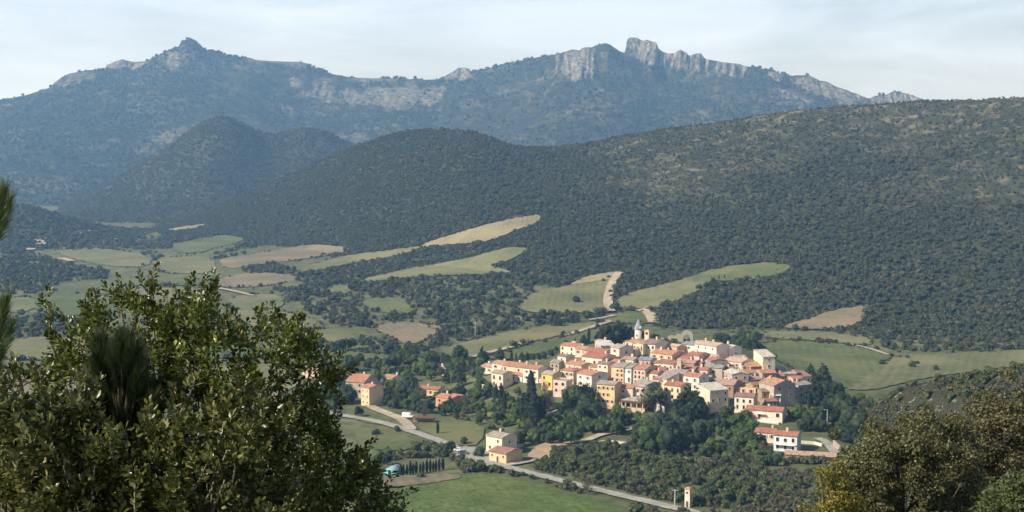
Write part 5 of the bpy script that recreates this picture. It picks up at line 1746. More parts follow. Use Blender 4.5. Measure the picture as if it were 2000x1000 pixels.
def tree_proto(kind, seed):
    rr = random.Random(seed)
    if kind == 'round':
        L_ = lumps_round(rr, 13, .46, 1.0, .72, (.3, .5))
        v, f = crown_arrays(seed, L_, 1500, .030, .72, ic=ICO2)
        t = trunk_mesh(seed, .38, .035, 5, .25)
    elif kind == 'oak':
        L_ = lumps_round(rr, 16, .55, .95, .78, (.3, .48))
        v, f = crown_arrays(seed, L_, 1500, .028, .8, ic=ICO2)
        t = trunk_mesh(seed, .32, .045, 5, .3)
    elif kind == 'cypress':
        L_ = [(rr.uniform(-.012, .012), rr.uniform(-.012, .012), .1 + .84 * i / 12, .095 * (math.sin(math.pi * (0.16 + .8 * i / 12)) ** .6)) for i in range(13)]
        v, f = crown_arrays(seed, L_, 900, .022, .85, up=.8)
        t = trunk_mesh(seed, .12, .02, 0, .1)
    elif kind == 'pine':
        L_ = []
        for i in range(9):
            z = .22 + .7 * i / 9
            rad = .30 * (1 - (i / 9.5)) ** .75 + .02
            for k in range(4 if i < 6 else 2):
                a = 6.283 * (k + rr.random()) / 4
                L_.append((rad * .7 * math.cos(a), rad * .7 * math.sin(a), z + rr.uniform(-.03, .03), rad * .5 + .03))
        L_.append((0, 0, .93, .05))
        v, f = crown_arrays(seed, L_, 1400, .026, .7, up=.4, squash=.7)
        t = trunk_mesh(seed, .85, .028, 0, .1)
    elif kind == 'bare':
        L_ = lumps_round(rr, 12, .46, 1.0, .75, (.25, .42))
        v, f = crown_arrays(seed, L_, 800, .018, 0)
        t = trunk_mesh(seed, .3, .03, 9, .42)
    else:   # low bush
        L_ = lumps_round(rr, 9, .75, .95, .75, (.32, .5))
        v, f = crown_arrays(seed, L_, 800, .05, .75)
        t = trunk_mesh(seed, .2, .04, 4, .3)
    me = mesh_np('crown', v, f)
    me.materials.append(M['tree_leaf'])
    return me, t


TP = {k: [tree_proto(k, 200 + 10 * i + j) for j in range(3)] for i, k in enumerate(('round', 'oak', 'cypress', 'pine', 'bare', 'bush'))}
TC = {'bright green': (0.10, 0.15, 0.036), 'mid green': (0.068, 0.105, 0.034), 'dark green': (0.044, 0.064, 0.027), 'blackish green': (0.027, 0.042, 0.022), 'yellow green': (0.17, 0.20, 0.04), 'grey brown': (0.105, 0.088, 0.062),
      'grey green': (0.085, 0.105, 0.052), 'pinkish': (0.22, 0.12, 0.13), 'pale green': (0.13, 0.16, 0.055)}
NAME = {'round': ('broadleaf_tree', 'tree', 'round tree'), 'oak': ('oak_tree', 'tree', 'spreading tree'), 'cypress': ('cypress_tree', 'cypress', 'cypress'), 'pine': ('conifer_tree', 'conifer', 'conifer'), 'bare': ('bare_tree', 'tree', 'leafless tree'), 'bush': ('bush', 'bush', 'bush')}
MARK = [('yellow house', 1068, 745), ('greenhouse', 768, 918), ('brown roofed barn', 975, 890), ('narrow peach house', 713, 770), ('orange walled house', 868, 785), ('long red roofed house', 834, 762), ('cream cottage', 860, 722), ('orange roofed cottage', 757, 736),
        ('veranda house', 1236, 790), ('ivy house', 1280, 765), ('grey pink block', 1405, 778), ('awning house', 1492, 808), ('balcony house', 1534, 862), ('long low pink roof', 1583, 890), ('white van', 797, 818), ('mill tower', 1247, 648), ('bell tower', 1264, 655),
        ('ruined arch', 1339, 655), ('tall grey building', 1502, 705), ('pair of parked cars', 900, 885), ('pink dirt yard', 1065, 887), ('transformer tower', 1344, 975), ('house with tall arched openings', 971, 745), ('pinkish white house', 1093, 758), ('pale stepped path', 1180, 852),
        ('dark gabled house', 1533, 765), ('tall ochre house', 1183, 772), ('white peach roofed building', 1378, 685), ('big grey house', 690, 748), ('long white house', 1112, 680), ('pink roofed tip of the village', 950, 715), ('yellow cream house', 1313, 775), ('tall street lamp', 1615, 820),
        ('tan field', 1625, 622), ('dirt track through the meadow', 1190, 575), ('right hand meadow', 1850, 710), ('pale crossroads behind the village', 1185, 626), ('white windowed house', 1453, 790), ('dark blue shaded house', 1575, 765)]
TREES = []
tr_ = random.Random(77)
HOUSE_XY = [(o.location.xy.copy(), o) for o in list(bpy.data.objects) if o.parent is None and o.get('category') in ('house', 'barn', 'chapel', 'tower')]


def plant(px, py, hpx, kind, colour, label=None, group=None, wid=1.0, free=False):
    p = land_at(px, py)
    if p is None: return None
    if not free:
        if 1526 < px < 1640 and 882 < py < 920: return None      # keep the long low roof in view
        for q_, o in HOUSE_XY:
            if (q_ - p.xy).length < 6.0: return None
    h = hpx * p.y / FPX * (1.0 if free else 1.12)
    crown, trunk = TP[kind][tr_.randrange(3)]
    nm, cat, word = NAME[kind]
    root = bpy.data.objects.new(nm, None)
    col.objects.link(root)
    root.location = (p.x, p.y, p.z - 0.1)
    root.rotation_euler = (0, 0, tr_.random() * 6.283)
    root.scale = (h * wid, h * wid, h)
    link('trunk', trunk, root)
    c = link('crown', crown, root)
    k = 0.85 + 0.3 * tr_.random()
    c.color = (*(x * k for x in TC[colour]), 1)
    tag(root, label, cat, group)
    TREES.append((root, px, py - hpx * .5, hpx, word, colour, label))
    return root


GA, GB, GC, GD = 'trees of the village gardens', 'cypresses below the village', 'conifers around the village', 'trees standing in the fields'
for a in [
    # px, base row, height px, kind, colour, group
    (969, 792, 46, 'cypress', 'blackish green', GB), (979, 800, 56, 'cypress', 'blackish green', GB), (985, 806, 44, 'cypress', 'blackish green', GB), (1037, 782, 62, 'cypress', 'blackish green', GB),
    (1022, 822, 58, 'cypress', 'blackish green', GB), (1031, 832, 70, 'cypress', 'blackish green', GB), (1044, 838, 78, 'cypress', 'blackish green', GB), (1053, 835, 66, 'cypress', 'blackish green', GB), (1060, 815, 48, 'cypress', 'blackish green', GB),
    (1097, 866, 38, 'cypress', 'blackish green', GB), (855, 848, 28, 'cypress', 'blackish green', GB), (948, 818, 26, 'cypress', 'dark green', GB), (1040, 800, 60, 'cypress', 'blackish green', GB), (1012, 812, 40, 'cypress', 'dark green', GB),
    (943, 712, 38, 'pine', 'blackish green', GC), (976, 705, 30, 'pine', 'dark green', GC), (999, 706, 26, 'cypress', 'blackish green', GC), (1008, 706, 18, 'cypress', 'dark green', GC), (1020, 706, 22, 'pine', 'dark green', GC), (1029, 705, 20, 'pine', 'blackish green', GC),
    (1040, 704, 16, 'round', 'dark green', GA), (1052, 703, 18, 'round', 'dark green', GA), (1064, 702, 16, 'round', 'dark green', GA), (1076, 697, 18, 'round', 'dark green', GA), (1086, 688, 14, 'round', 'dark green', GA),
    (1105, 672, 10, 'oak', 'blackish green', GA), (1123, 672, 14, 'cypress', 'blackish green', GC), (1140, 672, 22, 'pine', 'blackish green', GC), (1150, 670, 32, 'cypress', 'blackish green', GC), (1171, 668, 30, 'pine', 'blackish green', GC),
    (1185, 672, 40, 'round', 'blackish green', GC), (1198, 672, 48, 'oak', 'blackish green', GC), (1210, 670, 44, 'round', 'blackish green', GC), (1222, 669, 38, 'round', 'blackish green', GC), (1233, 668, 34, 'pine', 'blackish green', GC), (1178, 674, 34, 'pine', 'dark green', GC),
    (1256, 668, 26, 'round', 'dark green', GA), (1275, 668, 20, 'round', 'dark green', GA), (1283, 662, 12, 'round', 'mid green', GA), (1300, 672, 14, 'bush', 'grey green', GA), (1315, 674, 14, 'bush', 'mid green', GA),
    (1343, 678, 12, 'bush', 'yellow green', GA), (1274, 722, 16, 'oak', 'blackish green', GA),
    (1125, 592, 17, 'oak', 'dark green', GD), (1781, 718, 18, 'round', 'mid green', GD), (1828, 724, 14, 'round', 'dark green', GD), (1772, 700, 8, 'bush', 'dark green', GD), (1792, 712, 8, 'bush', 'dark green', GD),
    (1048, 634, 16, 'oak', 'dark green', GD), (1062, 634, 12, 'round', 'dark green', GD), (1077, 637, 30, 'pine', 'dark green', GD), (1088, 638, 30, 'pine', 'dark green', GD), (1101, 632, 10, 'bush', 'dark green', GD), (1114, 631, 20, 'oak', 'dark green', GD), (1127, 628, 12, 'oak', 'dark green', GD),
    (1148, 624, 22, 'oak', 'dark green', GD), (1172, 618, 20, 'oak', 'dark green', GD), (1198, 607, 16, 'oak', 'dark green', GD), (1168, 631, 10, 'bush', 'dark green', GD), (1040, 670, 7, 'bush', 'blackish green', GD), (1100, 652, 7, 'bush', 'dark green', GD),
    (1366, 566, 14, 'oak', 'dark green', GD), (1380, 562, 14, 'oak', 'dark green', GD), (1392, 552, 12, 'oak', 'dark green', GD), (1404, 547, 11, 'cypress', 'blackish green', GD), (1415, 546, 11, 'cypress', 'blackish green', GD), (1440, 553, 12, 'oak', 'dark green', GD),
    (935, 480, 14, 'oak', 'dark green', GD), (806, 478, 9, 'round', 'yellow green', GD), (640, 531, 10, 'oak', 'dark green', GD), (722, 640, 20, 'oak', 'dark green', GD), (700, 632, 18, 'oak', 'dark green', GD),
    # right edge of the village
    (1582, 740, 34, 'pine', 'dark green', GC), (1606, 780, 76, 'pine', 'blackish green', GC), (1592, 795, 60, 'pine', 'blackish green', GC), (1625, 800, 66, 'round', 'dark green', GA), (1640, 815, 58, 'oak', 'dark green', GA), (1614, 835, 60, 'round', 'dark green', GA), (1588, 840, 46, 'oak', 'dark green', GA),
    (1660, 840, 60, 'oak', 'dark green', GA), (1678, 850, 58, 'oak', 'dark green', GA), (1650, 862, 50, 'round', 'dark green', GA), (1580, 800, 36, 'cypress', 'blackish green', GC),
    # dark pines and grove under the front row
    (1120, 806, 62, 'round', 'mid green', GC), (1134, 806, 66, 'oak', 'blackish green', GC), (1148, 816, 54, 'round', 'dark green', GC), (1108, 815, 50, 'pine', 'blackish green', GC), (1160, 826, 44, 'oak', 'dark green', GC), (1130, 835, 50, 'oak', 'dark green', GC),
    (1342, 812, 66, 'pine', 'blackish green', GC), (1362, 815, 62, 'pine', 'blackish green', GC), (1326, 820, 56, 'pine', 'blackish green', GC), (1352, 840, 70, 'round', 'blackish green', GC), (1376, 830, 44, 'pine', 'dark green', GC),
    (1250, 878, 60, 'round', 'dark green', GA), (1278, 884, 70, 'oak', 'mid green', GA), (1306, 884, 80, 'oak', 'blackish green', GA), (1334, 884, 66, 'round', 'dark green', GA), (1360, 880, 70, 'oak', 'dark green', GA), (1320, 850, 60, 'oak', 'dark green', GA), (1293, 850, 56, 'round', 'blackish green', GA), (1268, 852, 50, 'oak', 'dark green', GA),
    (1205, 822, 34, 'round', 'yellow green', GA), (1222, 826, 26, 'round', 'bright green', GA), (1247, 824, 28, 'round', 'bright green', GA), (1258, 834, 30, 'round', 'bright green', GA), (1115, 870, 64, 'round', 'mid green', GA), (1180, 840, 36, 'round', 'mid green', GA), (1196, 842, 30, 'bush', 'grey green', GA),
    (1262, 806, 56, 'bare', 'grey brown', GA), (1272, 800, 50, 'bush', 'grey green', GA), (1064, 770, 34, 'bare', 'pinkish', GA), (1072, 800, 40, 'bare', 'grey brown', GA), (1430, 818, 12, 'bush', 'pinkish', GA), (1490, 890, 30, 'bare', 'pinkish', GA),
    # trees by the road and the fork
    (1010, 872, 34, 'oak', 'dark green', GA), (1026, 862, 30, 'oak', 'blackish green', GA), (882, 880, 24, 'oak', 'blackish green', GA), (905, 868, 16, 'bush', 'dark green', GA), (938, 892, 22, 'bush', 'dark green', GA), (1150, 966, 34, 'bare', 'grey brown', GA), (1143, 962, 30, 'bare', 'grey green', GA),
    (755, 908, 26, 'round', 'blackish green', GA), (738, 905, 22, 'oak', 'blackish green', GA), (700, 815, 26, 'round', 'blackish green', GA), (735, 850, 14, 'bush', 'dark green', GA), (776, 842, 12, 'bush', 'mid green', GA), (822, 935, 14, 'bush', 'grey green', GA), (920, 910, 14, 'bush', 'grey green', GA), (1560, 985, 40, 'bare', 'grey brown', GA), (1525, 990, 44, 'bare', 'grey brown', GA),
    (1478, 692, 34, 'round', 'dark green', GA), (1486, 694, 26, 'oak', 'blackish green', GA), (1466, 682, 36, 'round', 'bright green', GA), (1458, 684, 30, 'pine', 'dark green', GC), (1447, 680, 28, 'round', 'mid green', GA), (1435, 678, 26, 'oak', 'blackish green', GA), (1422, 672, 22, 'oak', 'blackish green', GA), (1410, 668, 22, 'oak', 'blackish green', GA), (1397, 666, 18, 'round', 'dark green', GA), (1442, 664, 18, 'round', 'mid green', GA), (1500, 668, 18, 'bare', 'grey brown', GA),
]:
    plant(a[0], a[1], a[2], a[3], a[4], None, a[5], (1.55 if 1005 < a[0] < 1062 and a[3] == 'cypress' and a[1] > 760 else 1.2) if a[3] == 'cypress' else 1.0 if a[3] == 'pine' else 0.85, True)
for i in range(14):
    plant(782 + i * 6.4 + tr_.uniform(-1, 1), 930 - i * 0.9, 26 + tr_.uniform(-4, 5), 'cypress', 'blackish green', None, 'row of dark cypresses behind the greenhouse', 1.2, True)


def fill(poly, n, kinds, hr, group, seed):
    """garden trees of mixed kinds, kept apart from each other and from the houses"""
    rr = random.Random(seed)
    xs, ys = [p[0] for p in poly], [p[1] for p in poly]
    got, tries = [], 0
    while len(got) < n and tries < n * 60:
        tries += 1
        x, y = rr.uniform(min(xs), max(xs)), rr.uniform(min(ys), max(ys))
        if not inpoly(np.array([x]), np.array([y]), poly)[0]: continue
        if not open_land(np.array([x]), np.array([y]))[0]: continue
        if any(abs(x - a) < 9 and abs(y - b) < 6 for a, b in got): continue
        k, c = rr.choices([q_[:2] for q_ in kinds], [q_[2] for q_ in kinds])[0]
        h = rr.uniform(*hr) * (0.6 if k == 'bush' else 1)
        if plant(x, y, h, k, c, None, group, rr.uniform(.8, 1.05)) is not None: got.append((x, y))


MIXA = [('round', 'mid green', 4), ('round', 'dark green', 4), ('oak', 'dark green', 4), ('round', 'bright green', 2), ('bare', 'grey brown', 2), ('bush', 'grey green', 2), ('pine', 'dark green', 1.5), ('oak', 'blackish green', 2)]
MIXB = [('round', 'bright green', 4), ('round', 'mid green', 4), ('bush', 'bright green', 2), ('bush', 'mid green', 2), ('oak', 'dark green', 2.5), ('bare', 'grey brown', 1), ('bush', 'pale green', 1.5)]
fill([(630, 745), (690, 705), (745, 690), (800, 690), (850, 708), (930, 700), (942, 735), (900, 755), (820, 748), (760, 745), (725, 760), (690, 790), (640, 800)], 60, MIXA, (20, 36), GA, 1)
fill([(730, 760), (800, 755), (850, 785), (905, 775), (935, 760), (935, 800), (900, 830), (840, 826), (790, 800), (740, 795)], 44, MIXA, (16, 30), GA, 2)
fill([(890, 765), (940, 735), (958, 765), (1010, 770), (1090, 790), (1095, 830), (1000, 852), (905, 835)], 50, MIXB, (14, 28), GA, 3)
fill([(1040, 840), (1100, 815), (1160, 815), (1232, 808), (1232, 845), (1140, 866), (1100, 868), (1030, 872)], 40, MIXB, (16, 30), GA, 4)
fill([(1385, 818), (1440, 812), (1468, 826), (1478, 860), (1530, 890), (1636, 905), (1600, 915), (1420, 905), (1375, 892)], 46, MIXB, (18, 36), GA, 5)
fill([(1545, 815), (1590, 790), (1640, 775), (1700, 800), (1715, 850), (1700, 890), (1640, 862), (1560, 850)], 48, MIXA, (20, 36), GA, 6)
fill([(1390, 660), (1492, 652), (1490, 676), (1440, 672), (1400, 664)], 8, MIXA, (14, 22), GA, 7)
fill([(640, 650), (700, 690), (640, 700), (600, 680)], 10, MIXA, (16, 26), GA, 8)
fill([(1500, 902), (1640, 898), (1660, 930), (1620, 945), (1520, 925)], 16, MIXB, (14, 24), GA, 12)
fill([(955, 905), (1040, 925), (1120, 950), (1100, 955), (1000, 930), (940, 915)], 8, [('bush', 'grey green', 2), ('bush', 'mid green', 2), ('bush', 'dark green', 2)], (14, 20), GA, 9)

fill([(1060, 905), (1100, 882), (1240, 875), (1300, 886), (1440, 890), (1560, 915), (1600, 930), (1400, 960), (1200, 940)], 34, [('bush', 'mid green', 2), ('bush', 'bright green', 1.5), ('round', 'mid green', 2), ('oak', 'dark green', 2), ('bare', 'grey brown', 2), ('bush', 'grey green', 2)], (16, 26), 'trees in the scrub below the village', 11)

# each tree is told apart by its look and by the landmark it stands nearest to
keyed = {}
for t in TREES:
    root, px, py, hpx, word, colour, lab = t
    best = min(MARK, key=lambda m_: math.hypot(m_[1] - px, (m_[2] - py) * 1.2))
    dx, dy = px - best[1], py - best[2]
    if abs(dx) > 2.2 * abs(dy): w = 'left of' if dx < 0 else 'right of'
    elif abs(dy) > 2.2 * abs(dx): w = 'above' if dy < 0 else 'below'
    else: w = ('above ' if dy < 0 else 'below ') + ('left of' if dx < 0 else 'right of')
    keyed.setdefault((colour, word, w, best[0]), []).append((math.hypot(dx, dy), root))
ORD = ['nearest', 'second', 'third', 'fourth', 'fifth', 'sixth', 'seventh', 'eighth', 'ninth', 'tenth', 'eleventh', 'twelfth', 'thirteenth', 'fourteenth', 'fifteenth', 'sixteenth', 'seventeenth', 'eighteenth', 'nineteenth', 'twentieth']
for (colour, word, w, lm), L_ in keyed.items():
    L_.sort(key=lambda q_: q_[0])
    for i, (d, root) in enumerate(L_):
        root['label'] = ('%s %s %s the %s' % (colour, word, w, lm)) if len(L_) == 1 else ('%s %s %s the %s, %s outward' % (colour, word, w, lm, ORD[min(i, 19)]))

# ------------------------------------------------------------------ foreground shrubs
def mat_gloss(name, c1, c2, young, rough, spec):
    m, N, L, B = new_mat(name)
    ge = N.new('ShaderNodeNewGeometry')
    rp_ = N.new('ShaderNodeValToRGB')
    e = rp_.color_ramp.elements
    e[0].color, e[1].color = (*c1, 1), (*c2, 1)
    e[1].position = 0.85
    q_ = e.new(0.97)
    q_.color = (*young, 1)
    L.new(ge.outputs['Random Per Island'], rp_.inputs[0])
    L.new(rp_.outputs[0], B.inputs['Base Color'])
    B.inputs['Roughness'].default_value = rough
    B.inputs['Specular IOR Level'].default_value = spec
    t = N.new('ShaderNodeBsdfTranslucent')
    L.new(rp_.outputs[0], t.inputs['Color'])
    ms = N.new('ShaderNodeMixShader')
    ms.inputs[0].default_value = 0.2
    L.new(B.outputs[0], ms.inputs[1])
    L.new(t.outputs[0], ms.inputs[2])
    L.new(ms.outputs[0], N['Material Output'].inputs['Surface'])
    return m


M['gloss'] = mat_gloss('glossy_dark_leaf', (0.034, 0.048, 0.008), (0.11, 0.13, 0.018), (0.19, 0.20, 0.04), 0.33, 0.45)
M['olive'] = mat_gloss('olive_brown_leaf', (0.038, 0.047, 0.010), (0.118, 0.125, 0.026), (0.25, 0.215, 0.08), 0.36, 0.45)
M['twig'] = mat_plain('grey_twig', (0.20, 0.16, 0.12), 0.85, 0.2)


def leaves(rng, base, axis, length, width):
    """folded five-point leaves from arrays of base points and directions"""
    n = len(base)
    axis = axis / np.linalg.norm(axis, axis=1)[:, None]
    up = np.tile(np.array([0, 0, 1.0]), (n, 1)) + rng.normal(size=(n, 3)) * 0.45
    side = np.cross(axis, up)
    side /= np.linalg.norm(side, axis=1)[:, None] + 1e-9
    nn = np.cross(side, axis)
    l, w = length[:, None], width[:, None]
    mid = base + axis * l * .5 - nn * w * .22
    tip = base + axis * l - nn * l * (0.1 * rng.random((n, 1)))
    lf = base + axis * l * .52 - side * w + nn * w * .12
    rt = base + axis * l * .52 + side * w + nn * w * .12
    lf2 = base + axis * l * .8 - side * w * .62 + nn * w * .05
    rt2 = base + axis * l * .8 + side * w * .62 + nn * w * .05
    V = np.stack([base, mid, tip, lf, rt, lf2, rt2], 1).reshape(-1, 3)
    o = np.arange(n)[:, None] * 7
    F = np.concatenate([o + np.array([q_]) for q_ in ((0, 4, 1), (0, 1, 3), (1, 4, 6), (1, 6, 2), (1, 5, 3), (1, 2, 5))])
    return V, F


def shoots(rng, pos, axis, per, slen, llen, lwid, spread=(0.55, 1.1)):
    """leafy shoots: leaves spiral up each shoot axis"""
    n = len(pos)
    axis = axis / np.linalg.norm(axis, axis=1)[:, None]
    a = np.cross(axis, np.array([0.31, 0.22, 0.93]) + rng.normal(size=(n, 3)) * .2)
    a /= np.linalg.norm(a, axis=1)[:, None]
    b = np.cross(axis, a)
    k = np.tile(np.arange(per), n)
    idx = np.repeat(np.arange(n), per)
    t = (k + 0.5) / per
    th = k * 2.39996 + rng.random(n)[idx] * 6.28 + rng.normal(size=n * per) * .25
    rad = a[idx] * np.cos(th)[:, None] + b[idx] * np.sin(th)[:, None]
    sp_ = (spread[1] + (spread[0] - spread[1]) * t + rng.normal(size=n * per) * .16)[:, None]
    d = axis[idx] * np.cos(sp_) + rad * np.sin(sp_)
    sl = slen * (0.7 + 0.6 * rng.random(n))[idx]
    p = pos[idx] + axis[idx] * (t * sl)[:, None] + rad * 0.004
    L_ = llen * (0.65 + 0.6 * rng.random(n * per)) * (1.1 - 0.35 * t)
    return leaves(rng, p, d, L_, L_ * lwid)


def wpt(px, py, D):
    d = pdir(px, py)
    return np.array((d / d.y * D)[:])


def edge_dist(px, py, poly):
    P_ = np.array(poly, float)
    Q_ = np.roll(P_, -1, 0)
    best = np.full(len(px), 1e9)
    for a, b in zip(P_, Q_):
        ab = b - a
        t = np.clip(((px - a[0]) * ab[0] + (py - a[1]) * ab[1]) / (ab @ ab), 0, 1)
        best = np.minimum(best, np.hypot(px - a[0] - ab[0] * t, py - a[1] - ab[1] * t))
    return best


def fill_volume(rng, poly, n, D, thick, soft):
    """points through a rounded volume whose outline is a traced polygon standing at distance D"""
    xs, ys = [p[0] for p in poly], [p[1] for p in poly]
    X_, Y_ = [], []
    while len(X_) < n:
        x, y = rng.uniform(min(xs), max(xs), n), rng.uniform(min(ys), max(ys), n)
        m_ = inpoly(x, y, poly)
        X_ += list(x[m_])
        Y_ += list(y[m_])
    x, y = np.array(X_[:n]), np.array(Y_[:n])
    e = np.clip(edge_dist(x, y, poly) / soft, 0, 1)
    T = thick * (0.12 + 0.88 * np.sqrt(1 - (1 - e) ** 2))
    u = rng.random(n)
    dd = np.where(u < .72, -T * (0.55 + 0.45 * rng.random(n)), T * (rng.random(n) * 2 - 1) * .9)
    dd = dd + 0.22 * thick * fbm(x / 70, y / 60, 2, 9)
    return np.array([wpt(a, b, D + c) for a, b, c in zip(x, y, dd)]), x, y


def shrub(label, poly, D, thick, n, per, slen, llen, lwid, mat, seed, root_px, spikes=(), lean=(0, 0, 0.9), group='shrubs in front of the camera', nst=70, hole=None):
    rng = np.random.default_rng(seed)
    poly = [(a, b + (14 if b < 800 else 0)) for a, b in poly]
    spikes = [(a, b + 12, c, d + 14) for a, b, c, d in spikes]
    P, x, y = fill_volume(rng, poly, n, D, thick, 130)
    if hole is not None:
        keep = hole(x, y, rng)
        P, x, y = P[keep], x[keep], y[keep]
    dens = fbm(x / 38, y / 38, 2, seed + 3)
    keep = rng.random(len(P)) < np.clip(0.72 + 1.5 * dens, 0.10, 1)
    P, x, y = P[keep], x[keep], y[keep]
    out = np.stack([(x - root_px[0]) / 420, -0.5 * np.ones(len(P)), np.full(len(P), .55)], 1)
    ax = out + np.array(lean) * .6 + rng.normal(size=(len(P), 3)) * .42
    P = P - ax / np.linalg.norm(ax, axis=1)[:, None] * slen * .75
    V1, F1 = shoots(rng, P, ax, per, slen, llen, lwid)
    VV, FF, o = [V1], [F1], len(V1)
    twigs = []
    rootp = wpt(root_px[0], root_px[1], D)
    gz = ground_z(rootp[0], rootp[1])
    rootp[2] = gz - 0.05
    for (sx, sy, ex, ey) in spikes:      # tall leafy leaders above the outline
        a_, b_ = wpt(sx, sy, D - .1), wpt(ex, ey, D - .1)
        m_ = max(3, int(math.hypot(ex - sx, ey - sy) / 13))
        ps = np.array([a_ + (b_ - a_) * (i / m_) for i in range(m_)]) + rng.normal(size=(m_, 3)) * .012
        axs = np.tile(b_ - a_, (m_, 1)) + rng.normal(size=(m_, 3)) * .05
        v, f = shoots(rng, ps, axs, max(10, per - 2), slen * .62, llen * .95, lwid, (0.35, 0.95))
        VV.append(v)
        FF.append(f + o)
        o += len(v)
        twigs.append(tube([tuple(a_ + (rootp - a_) * .18), tuple(a_), tuple(b_)], [.007, .005, .002], 5))
    root = thing('shrub', label, 'shrub', Vector(rootp), 0, group)
    V = np.concatenate(VV) - rootp
    me = mesh_np('crown', V, np.concatenate(FF), True)
    me.materials.append(M[mat])
    link('crown', me, root)
    for i in rng.choice(len(P), min(nst, len(P)), replace=False):
        e_ = P[i] - 0.05
        m1 = rootp + (e_ - rootp) * .35 + np.array([0, 0, .25]) + rng.normal(size=3) * .06
        m2 = rootp + (e_ - rootp) * .75 + np.array([0, 0, .12]) + rng.normal(size=3) * .05
        twigs.append(tube([tuple(rootp + rng.normal(size=3) * .04), tuple(m1), tuple(m2), tuple(e_)], [.02, .012, .007, .003], 5))
    V, F = join(twigs)
    me = mesh_np('stems', np.array(V) - rootp, F, True)
    me.materials.append(M['twig'])
    link('stems', me, root)
    return root


B1 = [(95, 690), (110, 650), (150, 612), (165, 585), (225, 555), (262, 560), (300, 580), (340, 590), (362, 560), (400, 548), (426, 570), (432, 600), (470, 612), (520, 600), (560, 606), (596, 622), (612, 650), (655, 700), (672, 712), (650, 742), (632, 775),
      (640, 812), (668, 850), (700, 868), (738, 905), (742, 940), (770, 962), (800, 1000), (815, 1100), (60, 1100), (60, 720)]
shrub('tall glossy dark green evergreen shrub with upright leafy leaders', B1, 7.0, 0.95, 4300, 17, 0.115, 0.034, 0.30, 'gloss', 301, (420, 1150),
      [(100, 660, 92, 556), (150, 700, 96, 628), (262, 600, 240, 535), (286, 610, 290, 517), (296, 600, 302, 545), (236, 590, 222, 545), (365, 600, 376, 522), (372, 590, 352, 552), (405, 600, 400, 528), (418, 620, 424, 530), (170, 620, 165, 560), (192, 600, 188, 560),
       (470, 640, 462, 588), (536, 650, 540, 582), (560, 650, 588, 590), (500, 640, 505, 592), (610, 690, 622, 635), (640, 730, 672, 672), (640, 740, 696, 702), (150, 640, 130, 600), (330, 620, 326, 562), (690, 880, 728, 860), (720, 920, 752, 900), (740, 960, 790, 960), (650, 800, 668, 760)],
      hole=lambda x, y, r: ~((np.hypot((x - 225) / 85, (y - 740) / 110) < 1) & (r.random(len(x)) < .75)))
B2 = [(-60, 720), (0, 705), (40, 700), (90, 735), (120, 760), (180, 770), (230, 800), (300, 800), (380, 770), (430, 760), (480, 775), (520, 760), (570, 790), (590, 840), (560, 900), (600, 960), (640, 1100), (-60, 1100)]
shrub('lower olive brown shrub with broad shiny leaves and pale twigs', B2, 5.6, 0.6, 2300, 15, 0.105, 0.038, 0.30, 'olive', 302, (250, 1250),
      [(40, 730, 30, 690), (80, 740, 78, 700), (150, 790, 165, 720), (190, 800, 185, 735), (420, 790, 470, 720), (440, 800, 520, 740), (350, 800, 380, 735), (295, 810, 290, 780), (20, 960, 70, 880), (60, 1000, 110, 930), (0, 960, 100, 830)], nst=110,
      hole=lambda x, y, r: ~((np.hypot((x - 235) / 62, (y - 770) / 95) < 1) & (r.random(len(x)) < .7)))


# young pines: candles of long needles
def candles(rng, specs, nper, nlen, wid):
    V, F, o = [], [], 0
    for (p, d, L_, r) in specs:
        d = d / np.linalg.norm(d)
        n = nper
        t = rng.random(n) ** .8
        a = np.cross(d, rng.normal(size=(n, 3)))
        a /= np.linalg.norm(a, axis=1)[:, None]
        nd = d * (0.75 + .5 * t[:, None]) + a * (.8 - .35 * t[:, None]) * r + np.array([0, 0, .15])
        nd /= np.linalg.norm(nd, axis=1)[:, None]
        s = np.cross(nd, rng.normal(size=(n, 3)))
        s /= np.linalg.norm(s, axis=1)[:, None]
        b = p + d * (t * L_)[:, None]
        ln = (nlen * (.7 + .5 * rng.random(n)))[:, None]
        v = np.stack([b - s * wid, b + s * wid, b + nd * ln], 1).reshape(-1, 3)
        V.append(v)
        F.append(np.arange(n * 3).reshape(n, 3) + o)
        o += len(v)
    return np.concatenate(V), np.concatenate(F)


M['needle'] = mat_gloss('pine_needle', (0.020, 0.034, 0.010), (0.045, 0.065, 0.018), (0.09, 0.11, 0.035), 0.45, 0.4)
M['needle_light'] = mat_gloss('bright_pine_needle', (0.045, 0.07, 0.018), (0.085, 0.115, 0.03), (0.14, 0.16, 0.05), 0.45, 0.4)  # brighter needle green for the pine at the left edge


